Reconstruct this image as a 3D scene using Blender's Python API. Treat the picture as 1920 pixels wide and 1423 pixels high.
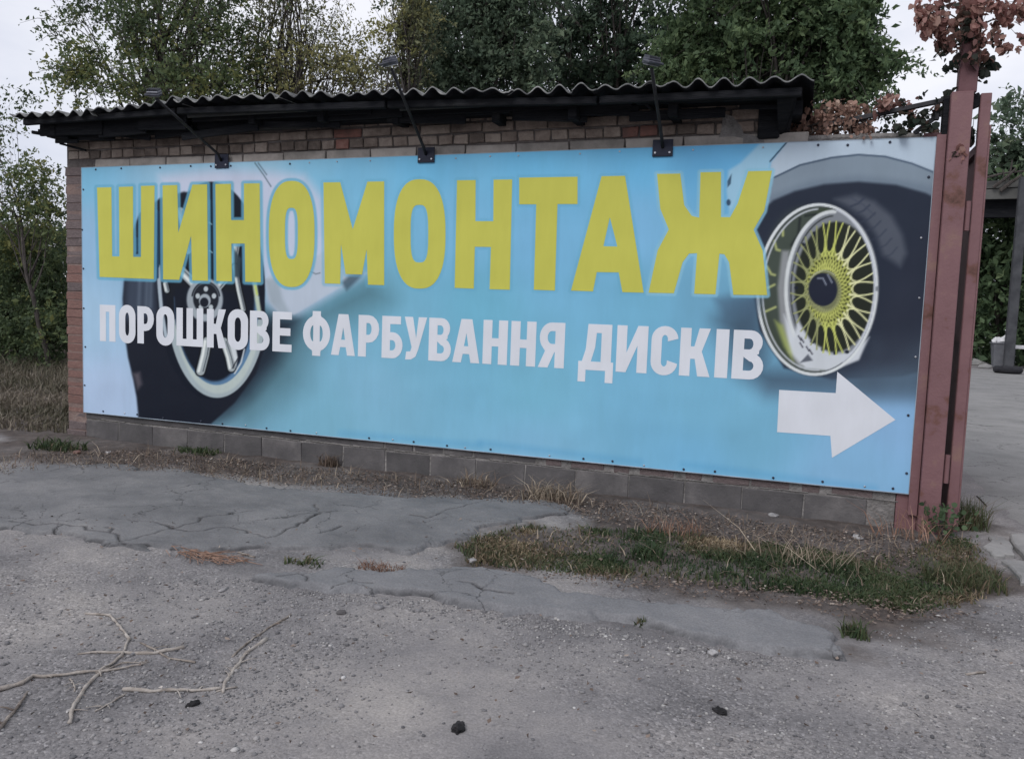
import bpy, bmesh, math, random
import numpy as np
from mathutils import Matrix, Vector

random.seed(7)
rng = np.random.default_rng(11)
scene = bpy.context.scene
for o in list(bpy.data.objects):
    bpy.data.objects.remove(o)
COL = scene.collection

# ------------------------------------------------------------------ camera
F_PX = 1502.8                                   # focal length in photograph pixels (1920 wide)
CAM = np.array([6.29042, -5.67292, 1.30698])
FWD = np.array([-0.33620339, 0.93812281, -0.08302334])
RIGHT = np.array([0.93976676, 0.3399497, 0.03567417])
UP = np.array([-0.06169051, 0.0660288, 0.99590887])
cam_data = bpy.data.cameras.new('camera')
cam_data.sensor_fit = 'HORIZONTAL'
cam_data.sensor_width = 36.0
cam_data.lens = F_PX / 1920 * 36
cam_data.clip_end = 3000
cam = bpy.data.objects.new('camera', cam_data)
COL.objects.link(cam)
cam.matrix_world = Matrix(((RIGHT[0], UP[0], -FWD[0], CAM[0]), (RIGHT[1], UP[1], -FWD[1], CAM[1]),
                           (RIGHT[2], UP[2], -FWD[2], CAM[2]), (0, 0, 0, 1)))
scene.camera = cam

# ------------------------------------------------------------------ sky, sun, exposure
SUN_EL, SUN_AZ = math.radians(42), math.radians(200)      # azimuth measured from +Y, clockwise
world = bpy.data.worlds.new('World')
scene.world = world
world.use_nodes = True
wn, wl = world.node_tree.nodes, world.node_tree.links
wn.clear()
w_out = wn.new('ShaderNodeOutputWorld')
w_bg = wn.new('ShaderNodeBackground'); w_bg.inputs['Strength'].default_value = 0.1
w_sky = wn.new('ShaderNodeTexSky'); w_sky.sky_type = 'NISHITA'; w_sky.sun_disc = False
w_sky.sun_elevation = SUN_EL; w_sky.sun_rotation = SUN_AZ
w_co = wn.new('ShaderNodeTexCoord')
w_map = wn.new('ShaderNodeMapping'); w_map.inputs['Scale'].default_value = (1.0, 1.0, 2.4)
w_noise = wn.new('ShaderNodeTexNoise')
w_noise.inputs['Scale'].default_value = 2.6; w_noise.inputs['Detail'].default_value = 6; w_noise.inputs['Roughness'].default_value = 0.55
w_ramp = wn.new('ShaderNodeValToRGB')
w_ramp.color_ramp.elements[0].position = 0.36; w_ramp.color_ramp.elements[0].color = (0.66, 0.69, 0.80, 1)
w_ramp.color_ramp.elements[1].position = 0.62; w_ramp.color_ramp.elements[1].color = (0.90, 0.905, 0.965, 1)
w_gain = wn.new('ShaderNodeMix'); w_gain.data_type = 'RGBA'; w_gain.blend_type = 'MULTIPLY'; w_gain.inputs[0].default_value = 1.0
w_gain.inputs[7].default_value = (9.6, 9.6, 9.6, 1)
w_mix = wn.new('ShaderNodeMix'); w_mix.data_type = 'RGBA'; w_mix.inputs[0].default_value = 0.92
wl.new(w_co.outputs['Generated'], w_map.inputs[0]); wl.new(w_map.outputs[0], w_noise.inputs['Vector'])
wl.new(w_noise.outputs['Fac'], w_ramp.inputs[0]); wl.new(w_ramp.outputs[0], w_gain.inputs[6])
wl.new(w_sky.outputs[0], w_mix.inputs[6]); wl.new(w_gain.outputs[2], w_mix.inputs[7])
wl.new(w_mix.outputs[2], w_bg.inputs['Color']); wl.new(w_bg.outputs[0], w_out.inputs[0])

sun_data = bpy.data.lights.new('sun', 'SUN')
sun_data.energy = 1.5; sun_data.angle = math.radians(25); sun_data.color = (1.0, 0.97, 0.95)
sun = bpy.data.objects.new('sun', sun_data); COL.objects.link(sun)
sd = Vector((math.sin(SUN_AZ) * math.cos(SUN_EL), math.cos(SUN_AZ) * math.cos(SUN_EL), math.sin(SUN_EL)))
sun.rotation_euler = sd.to_track_quat('Z', 'Y').to_euler()
sun.location = (3, -6, 9)
vs = scene.view_settings
vs.view_transform = 'Standard'; vs.look = 'None'; vs.gamma = 1; vs.exposure = 0.2; vs.use_curve_mapping = False

# ------------------------------------------------------------------ projection helpers: pixel of the photograph -> point of the place
def ray(x, y):
    return RIGHT * ((x - 960) / F_PX) - UP * ((y - 711.5) / F_PX) + FWD
def at(x, y, Y=0.0):
    d = ray(x, y); return CAM + d * ((Y - CAM[1]) / d[1])
def gr(x, y, z=0.0):
    d = ray(x, y); return CAM + d * ((z - CAM[2]) / d[2])
def project(P):
    q = P - CAM
    w = q @ FWD
    return 960 + F_PX * (q @ RIGHT) / w, 711.5 - F_PX * (q @ UP) / w

# ------------------------------------------------------------------ scene helpers
def tag(o, label=None, cat=None, group=None, kind=None):
    if label: o['label'] = label
    if cat: o['category'] = cat
    if group: o['group'] = group
    if kind: o['kind'] = kind
    return o
def link(name, me, mat=None, parent=None):
    o = bpy.data.objects.new(name, me); COL.objects.link(o)
    if mat is not None and me is not None and not me.materials: me.materials.append(mat)
    if parent is not None: o.parent = parent
    return o
def empty(name, loc=(0, 0, 0)):
    o = bpy.data.objects.new(name, None); COL.objects.link(o); o.location = loc; o.empty_display_size = 0.1
    return o
def local(parent):
    return Vector(parent.location) if parent is not None else Vector((0, 0, 0))

def fast_mesh(name, V, F, attrs=None, smooth=False):
    """V (n,3), F (m,k) with one k per mesh; attrs: name -> (n,) float or (n,3) colour per vertex"""
    me = bpy.data.meshes.new(name)
    V = np.ascontiguousarray(V, np.float32); F = np.ascontiguousarray(F, np.int32)
    n, (m, k) = len(V), F.shape
    me.vertices.add(n); me.vertices.foreach_set('co', V.ravel())
    me.loops.add(m * k); me.loops.foreach_set('vertex_index', F.ravel())
    me.polygons.add(m); me.polygons.foreach_set('loop_start', np.arange(0, m * k, k, dtype=np.int32))
    me.update(calc_edges=True)
    if smooth: me.polygons.foreach_set('use_smooth', np.ones(m, bool))
    for an, a in (attrs or {}).items():
        a = np.asarray(a, np.float32)
        if a.ndim == 1:
            at_ = me.attributes.new(an, 'FLOAT', 'POINT'); at_.data.foreach_set('value', a)
        else:
            at_ = me.attributes.new(an, 'FLOAT_COLOR', 'POINT')
            at_.data.foreach_set('color', np.hstack([a, np.ones((n, 1), np.float32)]).astype(np.float32).ravel())
    me.validate()
    return me

class MB:
    """collects boxes, bars, tubes and prisms in world coordinates; build() links them as one mesh object"""
    def __init__(self): self.v = []; self.f = []
    def add(self, vs_, fs_):
        b = len(self.v); self.v += [tuple(map(float, p)) for p in vs_]; self.f += [tuple(i + b for i in f) for f in fs_]
    def box(self, x0, x1, y0, y1, z0, z1, M=None):
        P = [Vector(p) for p in ((x0, y0, z0), (x1, y0, z0), (x1, y1, z0), (x0, y1, z0), (x0, y0, z1), (x1, y0, z1), (x1, y1, z1), (x0, y1, z1))]
        if M is not None: P = [M @ p for p in P]
        self.add(P, [(0, 3, 2, 1), (4, 5, 6, 7), (0, 1, 5, 4), (1, 2, 6, 5), (2, 3, 7, 6), (3, 0, 4, 7)])
    def tube(self, pts, radii, n=6, cap=True):
        pts = [Vector(p) for p in pts]
        if not hasattr(radii, '__len__'): radii = [radii] * len(pts)
        ring = []; prev = None
        for i, p in enumerate(pts):
            d = (pts[min(i + 1, len(pts) - 1)] - pts[max(i - 1, 0)]).normalized()
            if prev is None:
                a = d.cross(Vector((0.3, 0.1, 1)) if abs(d.z) < 0.9 else Vector((1, 0, 0))).normalized()
            else:
                a = (prev - d * prev.dot(d)).normalized()
            prev = a; b = d.cross(a)
            ring.append([p + (a * math.cos(2 * math.pi * k / n) + b * math.sin(2 * math.pi * k / n)) * radii[i] for k in range(n)])
        vs_ = [q for r in ring for q in r]; fs_ = []
        for i in range(len(ring) - 1):
            for k in range(n):
                fs_.append((i * n + k, i * n + (k + 1) % n, (i + 1) * n + (k + 1) % n, (i + 1) * n + k))
        if cap:
            fs_.append(tuple(range(n - 1, -1, -1))); fs_.append(tuple((len(ring) - 1) * n + k for k in range(n)))
        self.add(vs_, fs_)
    def prism(self, poly, d):
        """poly: list of 3-D points of one flat outline; d: offset vector"""
        n = len(poly); P = [Vector(p) for p in poly]; Q = [p + Vector(d) for p in P]
        self.add(P + Q, [tuple(range(n - 1, -1, -1)), tuple(range(n, 2 * n))] + [(i, (i + 1) % n, n + (i + 1) % n, n + i) for i in range(n)])
    def build(self, name, mat, parent=None, smooth=False, bevel=0.0):
        me = bpy.data.meshes.new(name)
        off = local(parent)
        me.from_pydata([tuple(Vector(p) - off) for p in self.v], [], self.f)
        bm = bmesh.new(); bm.from_mesh(me)
        bmesh.ops.recalc_face_normals(bm, faces=bm.faces)
        if bevel > 0:
            bmesh.ops.bevel(bm, geom=list(bm.edges), offset=bevel, segments=1, affect='EDGES', clamp_overlap=True)
        bm.to_mesh(me); bm.free()
        if smooth: me.polygons.foreach_set('use_smooth', np.ones(len(me.polygons), bool))
        return link(name, me, mat, parent)

# value noise
def _hash(i, j, s):
    h = (i.astype(np.int64) * 374761393 + j.astype(np.int64) * 668265263 + s * 1442695041) & 0x7fffffff
    h = ((h ^ (h >> 13)) * 1274126177) & 0x7fffffff
    h = h ^ (h >> 16)
    return (h & 0xffff) / 65535.0
def vnoise(x, y, s=0):
    i, j = np.floor(x), np.floor(y); u, v = x - i, y - j
    u = u * u * (3 - 2 * u); v = v * v * (3 - 2 * v)
    return (_hash(i, j, s) * (1 - u) + _hash(i + 1, j, s) * u) * (1 - v) + (_hash(i, j + 1, s) * (1 - u) + _hash(i + 1, j + 1, s) * u) * v
def fbm(x, y, s=0, o=4):
    t, a, n = 0, 0.5, 0
    for k in range(o):
        t = t + a * vnoise(x * 2 ** k, y * 2 ** k, s + k); n += a; a *= 0.5
    return t / n
def poly_sd(px, py, poly):
    """signed distance (negative inside) of points to a closed polygon"""
    P = np.asarray(poly, float); d2 = np.full(px.shape, 1e18); ins = np.zeros(px.shape, bool)
    for (ax, ay), (bx, by) in zip(P, np.roll(P, -1, 0)):
        ex, ey = bx - ax, by - ay; wx, wy = px - ax, py - ay
        t = np.clip((wx * ex + wy * ey) / max(ex * ex + ey * ey, 1e-12), 0, 1)
        d2 = np.minimum(d2, (wx - ex * t) ** 2 + (wy - ey * t) ** 2)
        c = (ay > py) != (by > py)
        if ey != 0: ins ^= c & (px < ax + (py - ay) / ey * ex)
    d = np.sqrt(d2)
    return np.where(ins, -d, d)
def srgb(r, g, b):
    return tuple(((c / 255) / 12.92 if c / 255 <= 0.04045 else ((c / 255 + 0.055) / 1.055) ** 2.4) for c in (r, g, b))

# ------------------------------------------------------------------ materials
def new_mat(name):
    m = bpy.data.materials.new(name); m.use_nodes = True
    nt = m.node_tree
    return m, nt.nodes, nt.links, nt.nodes['Principled BSDF']
def setramp(r, stops):
    e = r.color_ramp.elements
    while len(e) < len(stops): e.new(0.5)
    for el, (p, c) in zip(e, stops): el.position = p; el.color = (c[0], c[1], c[2], 1)
def noise_mat(name, stops, scale=6, detail=6, rough=0.85, bump=0.3, bump_scale=40, spec=0.3, metallic=0.0, per_object=0.0, dist=0.02, ncoord='Object', stretch=None):
    m, N, L, P = new_mat(name)
    tc = N.new('ShaderNodeTexCoord'); co = tc.outputs[ncoord]
    if ncoord == 'World':
        pass
    if stretch:
        mp = N.new('ShaderNodeMapping'); mp.inputs['Scale'].default_value = stretch; L.new(co, mp.inputs[0]); co = mp.outputs[0]
    oi = N.new('ShaderNodeObjectInfo')
    addv = N.new('ShaderNodeVectorMath'); addv.operation = 'ADD'
    mulv = N.new('ShaderNodeVectorMath'); mulv.operation = 'SCALE'; mulv.inputs[3].default_value = 37.0
    cmb = N.new('ShaderNodeCombineXYZ'); L.new(oi.outputs['Random'], cmb.inputs[0]); L.new(oi.outputs['Random'], cmb.inputs[1])
    L.new(cmb.outputs[0], mulv.inputs[0]); L.new(co, addv.inputs[0]); L.new(mulv.outputs[0], addv.inputs[1])
    n1 = N.new('ShaderNodeTexNoise'); n1.inputs['Scale'].default_value = scale; n1.inputs['Detail'].default_value = detail; n1.inputs['Roughness'].default_value = 0.62
    L.new(addv.outputs[0], n1.inputs['Vector'])
    r = N.new('ShaderNodeValToRGB'); setramp(r, stops)
    fac = n1.outputs['Fac']
    if per_object:
        ma = N.new('ShaderNodeMath'); ma.operation = 'MULTIPLY_ADD'
        su = N.new('ShaderNodeMath'); su.operation = 'SUBTRACT'; su.inputs[1].default_value = 0.5
        L.new(oi.outputs['Random'], su.inputs[0]); L.new(su.outputs[0], ma.inputs[0]); ma.inputs[1].default_value = per_object; L.new(fac, ma.inputs[2])
        fac = ma.outputs[0]
    L.new(fac, r.inputs[0]); L.new(r.outputs[0], P.inputs['Base Color'])
    n2 = N.new('ShaderNodeTexNoise'); n2.inputs['Scale'].default_value = bump_scale; n2.inputs['Detail'].default_value = 5
    L.new(addv.outputs[0], n2.inputs['Vector'])
    b = N.new('ShaderNodeBump'); b.inputs['Strength'].default_value = bump; b.inputs['Distance'].default_value = dist
    L.new(n2.outputs['Fac'], b.inputs['Height']); L.new(b.outputs[0], P.inputs['Normal'])
    P.inputs['Roughness'].default_value = rough; P.inputs['Specular IOR Level'].default_value = spec; P.inputs['Metallic'].default_value = metallic
    return m

def leaf_mat(name, stops, trans=0.35, rough=0.6):
    m, N, L, P = new_mat(name)
    a = N.new('ShaderNodeAttribute'); a.attribute_name = 'tint'
    if name.startswith('leaf_'): stops = [(p, tuple(min(v * g, .3) for v, g in zip(c, (1.42, 1.5, 1.3)))) for p, c in stops]
    r = N.new('ShaderNodeValToRGB'); setramp(r, stops); L.new(a.outputs['Fac'], r.inputs[0])
    L.new(r.outputs[0], P.inputs['Base Color']); P.inputs['Roughness'].default_value = rough; P.inputs['Specular IOR Level'].default_value = 0.25
    t = N.new('ShaderNodeBsdfTranslucent'); L.new(r.outputs[0], t.inputs['Color'])
    mx = N.new('ShaderNodeMixShader'); mx.inputs[0].default_value = trans
    L.new(P.outputs[0], mx.inputs[1]); L.new(t.outputs[0], mx.inputs[2])
    L.new(mx.outputs[0], N['Material Output'].inputs[0])
    return m

M = {}
M['brick'] = noise_mat('brick_grey', [(0.25, (0.11, 0.088, 0.075)), (0.5, (0.21, 0.168, 0.142)), (0.75, (0.31, 0.26, 0.222))], scale=9, per_object=0.45, bump=0.9, bump_scale=60, dist=0.01)
M['brick_red'] = noise_mat('brick_red', [(0.25, (0.13, 0.075, 0.065)), (0.5, (0.22, 0.105, 0.085)), (0.78, (0.30, 0.17, 0.14))], scale=10, per_object=0.4, bump=0.6, bump_scale=50, dist=0.01)
M['brick_red2'] = noise_mat('brick_red_worn', [(0.22, (0.15, 0.10, 0.092)), (0.5, (0.225, 0.125, 0.108)), (0.78, (0.30, 0.195, 0.17))], scale=7, per_object=0.12, bump=0.9, bump_scale=30, dist=0.012, ncoord='Generated')
M['brick_mauve'] = noise_mat('brick_mauve', [(0.22, (0.10, 0.085, 0.085)), (0.5, (0.165, 0.13, 0.13)), (0.78, (0.23, 0.19, 0.185))], scale=7, per_object=0.12, bump=0.9, bump_scale=30, dist=0.012, ncoord='Generated')
M['silicate'] = noise_mat('silicate_block', [(0.25, (0.20, 0.185, 0.17)), (0.55, (0.33, 0.30, 0.275)), (0.8, (0.40, 0.37, 0.34))], scale=7, per_object=0.3, bump=0.4, bump_scale=60, dist=0.008)
M['mortar'] = noise_mat('mortar', [(0.3, (0.06, 0.052, 0.05)), (0.55, (0.12, 0.105, 0.10)), (0.8, (0.24, 0.22, 0.21))], scale=5, bump=0.8, bump_scale=35)
M['mortar_pale'] = noise_mat('mortar_pale', [(0.3, (0.10, 0.095, 0.09)), (0.55, (0.20, 0.19, 0.185)), (0.8, (0.30, 0.28, 0.27))], scale=7, bump=0.8, bump_scale=45)
M['block'] = noise_mat('cinder_block', [(0.25, (0.06, 0.058, 0.06)), (0.55, (0.095, 0.09, 0.092)), (0.85, (0.17, 0.16, 0.158))], scale=5, per_object=0.25, bump=0.5, bump_scale=70, dist=0.008)
M['asbestos'] = noise_mat('asbestos_sheet', [(0.3, (0.05, 0.05, 0.055)), (0.5, (0.16, 0.165, 0.165)), (0.72, (0.36, 0.36, 0.35))], scale=8, bump=0.5, bump_scale=50, per_object=0.15)
M['tar_wood_and_shade'] = noise_mat('tarred_wood_and_shade', [(0.3, (0.008, 0.009, 0.012)), (0.6, (0.02, 0.021, 0.024)), (0.85, (0.05, 0.05, 0.05))], scale=4, bump=0.6, bump_scale=30, stretch=(0.6, 6, 6), rough=0.9, spec=0.1)
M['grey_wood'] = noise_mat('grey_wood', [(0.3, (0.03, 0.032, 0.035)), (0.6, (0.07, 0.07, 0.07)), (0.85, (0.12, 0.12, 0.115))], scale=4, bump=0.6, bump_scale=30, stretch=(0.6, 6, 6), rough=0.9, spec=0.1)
M['maroon'] = noise_mat('maroon_paint', [(0.30, (0.07, 0.032, 0.024)), (0.37, (0.135, 0.062, 0.052)), (0.43, (0.162, 0.084, 0.09)), (0.6, (0.182, 0.096, 0.102)), (0.72, (0.21, 0.125, 0.105)), (0.85, (0.25, 0.17, 0.14))], scale=4.5, detail=10, rough=0.6, bump=0.12, bump_scale=60, spec=0.35)
M['plate'] = noise_mat('dark_blue_plate', [(0.3, (0.008, 0.010, 0.02)), (0.7, (0.018, 0.022, 0.045))], scale=9, rough=0.5, bump=0.1, metallic=0.2)
M['pipe'] = noise_mat('arm_steel', [(0.3, (0.012, 0.013, 0.016)), (0.7, (0.04, 0.04, 0.045))], scale=9, rough=0.55, bump=0.1, metallic=0.3)
M['lamp_body'] = noise_mat('lamp_housing', [(0.3, (0.03, 0.032, 0.045)), (0.7, (0.10, 0.105, 0.125))], scale=12, rough=0.45, bump=0.1, metallic=0.4)
M['zinc'] = noise_mat('zinc', [(0.3, (0.30, 0.31, 0.34)), (0.7, (0.55, 0.56, 0.6))], scale=30, rough=0.4, metallic=0.6, bump=0.05)
M['screw_dark'] = noise_mat('screw_dark', [(0.3, (0.012, 0.016, 0.03)), (0.7, (0.04, 0.05, 0.08))], scale=30, rough=0.5, bump=0.05)
M['bark'] = noise_mat('bark', [(0.3, (0.03, 0.026, 0.024)), (0.6, (0.075, 0.065, 0.06)), (0.85, (0.13, 0.12, 0.11))], scale=6, bump=0.8, bump_scale=25, stretch=(4, 4, 0.7))
M['stick'] = noise_mat('dry_stick', [(0.3, (0.11, 0.09, 0.078)), (0.5, (0.24, 0.21, 0.185)), (0.8, (0.40, 0.37, 0.34))], scale=22, bump=0.9, bump_scale=90, per_object=0.3, dist=0.004)
M['stone'] = noise_mat('stone', [(0.3, (0.17, 0.165, 0.17)), (0.7, (0.36, 0.35, 0.35))], scale=20, per_object=0.4, bump=0.5, bump_scale=80, dist=0.005)
M['clod'] = noise_mat('dark_clod', [(0.3, (0.008, 0.008, 0.009)), (0.7, (0.03, 0.028, 0.03))], scale=30, bump=0.8, bump_scale=80, dist=0.01)
M['concrete'] = noise_mat('concrete', [(0.3, (0.15, 0.15, 0.15)), (0.55, (0.25, 0.245, 0.24)), (0.8, (0.36, 0.35, 0.345))], scale=2.5, bump=0.5, bump_scale=40)
M['post_grey'] = noise_mat('grey_post', [(0.3, (0.035, 0.037, 0.043)), (0.7, (0.075, 0.078, 0.085))], scale=3, bump=0.3)
M['white_board'] = noise_mat('white_board', [(0.3, (0.5, 0.5, 0.52)), (0.7, (0.75, 0.75, 0.77))], scale=3, bump=0.1)
M['bin'] = noise_mat('bin_plastic', [(0.3, (0.10, 0.105, 0.12)), (0.7, (0.16, 0.165, 0.18))], scale=4, rough=0.5, bump=0.05)
M['rubber'] = noise_mat('rubber', [(0.3, (0.01, 0.01, 0.013)), (0.7, (0.03, 0.03, 0.035))], scale=9, bump=0.2)
M['canopy'] = noise_mat('canopy_sheet', [(0.3, (0.06, 0.062, 0.06)), (0.6, (0.11, 0.11, 0.105)), (0.85, (0.2, 0.2, 0.19))], scale=0.9, bump=0.3, bump_scale=9)

def tint_mat(name, stops, rough=0.8):
    m, N, L, P = new_mat(name)
    a = N.new('ShaderNodeAttribute'); a.attribute_name = 'tint'
    r = N.new('ShaderNodeValToRGB'); setramp(r, stops); L.new(a.outputs['Fac'], r.inputs[0]); L.new(r.outputs[0], P.inputs['Base Color'])
    P.inputs['Roughness'].default_value = rough; P.inputs['Specular IOR Level'].default_value = 0.2
    return m
M['gravel'] = tint_mat('gravel_stone', [(0, (0.07, 0.07, 0.075)), (0.5, (0.20, 0.195, 0.20)), (0.85, (0.30, 0.29, 0.285)), (1, (0.50, 0.49, 0.48))])
M['litter'] = tint_mat('leaf_litter', [(0, (0.05, 0.04, 0.035)), (0.4, (0.12, 0.09, 0.075)), (0.7, (0.20, 0.155, 0.13)), (0.92, (0.33, 0.29, 0.255)), (1, (0.5, 0.48, 0.46))])
M['grass'] = leaf_mat('grass_blades', [(0, (0.035, 0.058, 0.028)), (0.3, (0.06, 0.085, 0.038)), (0.55, (0.095, 0.10, 0.055)), (0.75, (0.15, 0.11, 0.075)), (1, (0.34, 0.27, 0.18))], trans=0.25)
M['straw'] = leaf_mat('straw_blades', [(0, (0.07, 0.05, 0.038)), (0.4, (0.15, 0.11, 0.085)), (0.75, (0.25, 0.20, 0.15)), (1, (0.42, 0.35, 0.27))], trans=0.2)
M['straw_red'] = leaf_mat('red_straw', [(0, (0.09, 0.05, 0.035)), (0.5, (0.2, 0.11, 0.075)), (1, (0.36, 0.23, 0.17))], trans=0.15)
M['field'] = leaf_mat('field_grass', [(0, (0.07, 0.07, 0.045)), (0.4, (0.125, 0.112, 0.08)), (0.75, (0.18, 0.152, 0.12)), (1, (0.29, 0.25, 0.205))], trans=0.2)

# ------------------------------------------------------------------ ground
def ground_h(x, y):
    x = np.asarray(x, float); y = np.asarray(y, float)
    near = np.exp(-((x - 4.5) ** 2 + (y + 2.0) ** 2) / 60.0)
    h = (fbm(x * 0.7 + 3.1, y * 0.7 + 9.2, 3, 3) - 0.5) * 0.05 * near
    h = h + (fbm(x * 3.3, y * 3.3, 21, 3) - 0.5) * 0.022 * near + (fbm(x * 13, y * 13, 33, 2) - 0.5) * 0.009 * near
    d = np.clip(1 - np.abs(y + 0.12) / 0.35, 0, 1) * ((x > -0.6) & (x < 7.6))       # dirt banked up against the wall
    h = h - 0.012 + 0.03 * d * fbm(x * 5, y * 5, 51, 2)
    return h
def gz(p, dz=0.0):
    return (p[0], p[1], float(ground_h(np.array([p[0]]), np.array([p[1]]))[0]) + dz)

def spaced(a, b, s, far, n=26):
    core = np.arange(a, b + s / 2, s)
    g = np.geomspace(s * 2, far, n)
    return np.concatenate([(a - g)[::-1], core, b + g])
def grid_faces(nx, ny):
    i, j = np.meshgrid(np.arange(nx - 1), np.arange(ny - 1)); a = (j * nx + i).ravel()
    return np.stack([a, a + 1, a + nx + 1, a + nx], 1)
xs = spaced(-2.2, 9.0, 0.028, 900); ys = spaced(-4.9, 1.4, 0.028, 900)
GX, GY = np.meshgrid(xs, ys)
gV = np.stack([GX.ravel(), GY.ravel(), ground_h(GX.ravel(), GY.ravel())], 1)

def ground_material():
    m, N, L, P = new_mat('dusty_gravel_ground')
    tc = N.new('ShaderNodeTexCoord'); co = tc.outputs['Object']
    def noise(s, d=6, r=0.6):
        n = N.new('ShaderNodeTexNoise'); n.inputs['Scale'].default_value = s; n.inputs['Detail'].default_value = d; n.inputs['Roughness'].default_value = r
        L.new(co, n.inputs['Vector']); return n.outputs['Fac']
    def ramp(f, st):
        r = N.new('ShaderNodeValToRGB'); setramp(r, st); L.new(f, r.inputs[0]); return r.outputs[0]
    def mix(f, a, b, t='MIX'):
        x = N.new('ShaderNodeMix'); x.data_type = 'RGBA'; x.blend_type = t
        for i, s in ((0, f), (6, a), (7, b)):
            if isinstance(s, (int, float)): x.inputs[i].default_value = s
            elif isinstance(s, tuple): x.inputs[i].default_value = (*s, 1)
            else: L.new(s, x.inputs[i])
        return x.outputs[2]
    base = ramp(noise(1.1, 8, 0.65), [(0.28, (0.142, 0.138, 0.142)), (0.45, (0.198, 0.19, 0.193)), (0.6, (0.242, 0.23, 0.228)), (0.78, (0.305, 0.288, 0.277))])
    vor = N.new('ShaderNodeTexVoronoi'); vor.inputs['Scale'].default_value = 95; L.new(co, vor.inputs['Vector'])
    sep = N.new('ShaderNodeSeparateColor'); L.new(vor.outputs['Color'], sep.inputs[0])
    speck = ramp(sep.outputs[0], [(0.0, (0.42, 0.42, 0.44)), (0.2, (0.8, 0.8, 0.8)), (0.75, (1.06, 1.06, 1.06)), (0.93, (1.5, 1.5, 1.5)), (1.0, (1.9, 1.9, 1.9))])
    gm = ramp(noise(0.8, 6, .7), [(0.42, (0.04, 0.04, 0.04)), (0.64, (0.75, 0.75, 0.75))])
    c = mix(1.0, base, mix(gm, (1, 1, 1), speck), 'MULTIPLY')
    fine = ramp(noise(120, 3), [(0.3, (0.72, 0.72, 0.72)), (0.7, (1.25, 1.25, 1.25))])
    c = mix(0.8, c, fine, 'MULTIPLY')
    stain = ramp(noise(.55, 7, .72), [(0.36, (0.78, 0.78, 0.79)), (0.5, (1, 1, 1)), (0.66, (1.12, 1.11, 1.09))])
    c = mix(1.0, c, stain, 'MULTIPLY')
    at_ = N.new('ShaderNodeAttribute'); at_.attribute_name = 'soil'
    soil = ramp(noise(9, 7, 0.7), [(0.3, (0.05, 0.043, 0.04)), (0.55, (0.095, 0.08, 0.074)), (0.8, (0.17, 0.145, 0.13))])
    c = mix(at_.outputs['Fac'], c, soil)
    L.new(c, P.inputs['Base Color'])
    P.inputs['Roughness'].default_value = 0.95; P.inputs['Specular IOR Level'].default_value = 0.15
    b1 = N.new('ShaderNodeBump'); b1.inputs['Strength'].default_value = 0.7; b1.inputs['Distance'].default_value = 0.008
    inv = N.new('ShaderNodeMath'); inv.operation = 'SUBTRACT'; inv.inputs[0].default_value = 1.0; L.new(vor.outputs['Distance'], inv.inputs[1])
    mm = N.new('ShaderNodeMath'); mm.operation = 'MULTIPLY'; L.new(inv.outputs[0], mm.inputs[0]); L.new(gm, mm.inputs[1]); L.new(mm.outputs[0], b1.inputs['Height'])
    b2 = N.new('ShaderNodeBump'); b2.inputs['Strength'].default_value = 0.5; b2.inputs['Distance'].default_value = 0.02
    L.new(noise(24, 8, 0.7), b2.inputs['Height']); L.new(b1.outputs[0], b2.inputs['Normal']); L.new(b2.outputs[0], P.inputs['Normal'])
    return m
G = lambda *pts: [tuple(gr(*p)[:2]) for p in pts]
SOIL = [G((-250, 880), (60, 862), (330, 875), (560, 905), (760, 925), (1000, 935), (1130, 975), (960, 990), (850, 1020), (880, 1070), (1200, 1100), (1480, 1140), (1640, 1180), (1850, 1135), (1900, 1085), (1840, 985), (1780, 960)) + [(7.1, 0.3), (-0.3, 0.5), (-1.2, 0.6)],
        [(-60, 0.2), (-1.4, -0.35), (-0.5, -0.15), (-0.2, 0.3), (-0.2, 60), (-60, 60)],
        G((1560, 1165), (1640, 1160), (1660, 1200), (1600, 1215))]
sx, sy = gV[:, 0], gV[:, 1]
soil = np.zeros(len(gV))
wob = (fbm(sx * 2.1, sy * 2.1, 71, 4) - 0.5) * 0.8 + (fbm(sx * 9, sy * 9, 73, 3) - .5) * .25
for q in SOIL: soil = np.maximum(soil, np.clip(0.5 - (poly_sd(sx, sy, q) + wob) / 0.22, 0, 1))
soil = np.clip(soil * (0.55 + 0.75 * fbm(sx * 4, sy * 4, 77, 3)), 0, 1)
ground = link('ground', fast_mesh('ground', gV, grid_faces(len(xs), len(ys)), {'soil': soil}, smooth=True), ground_material())
tag(ground, kind='structure')

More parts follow.
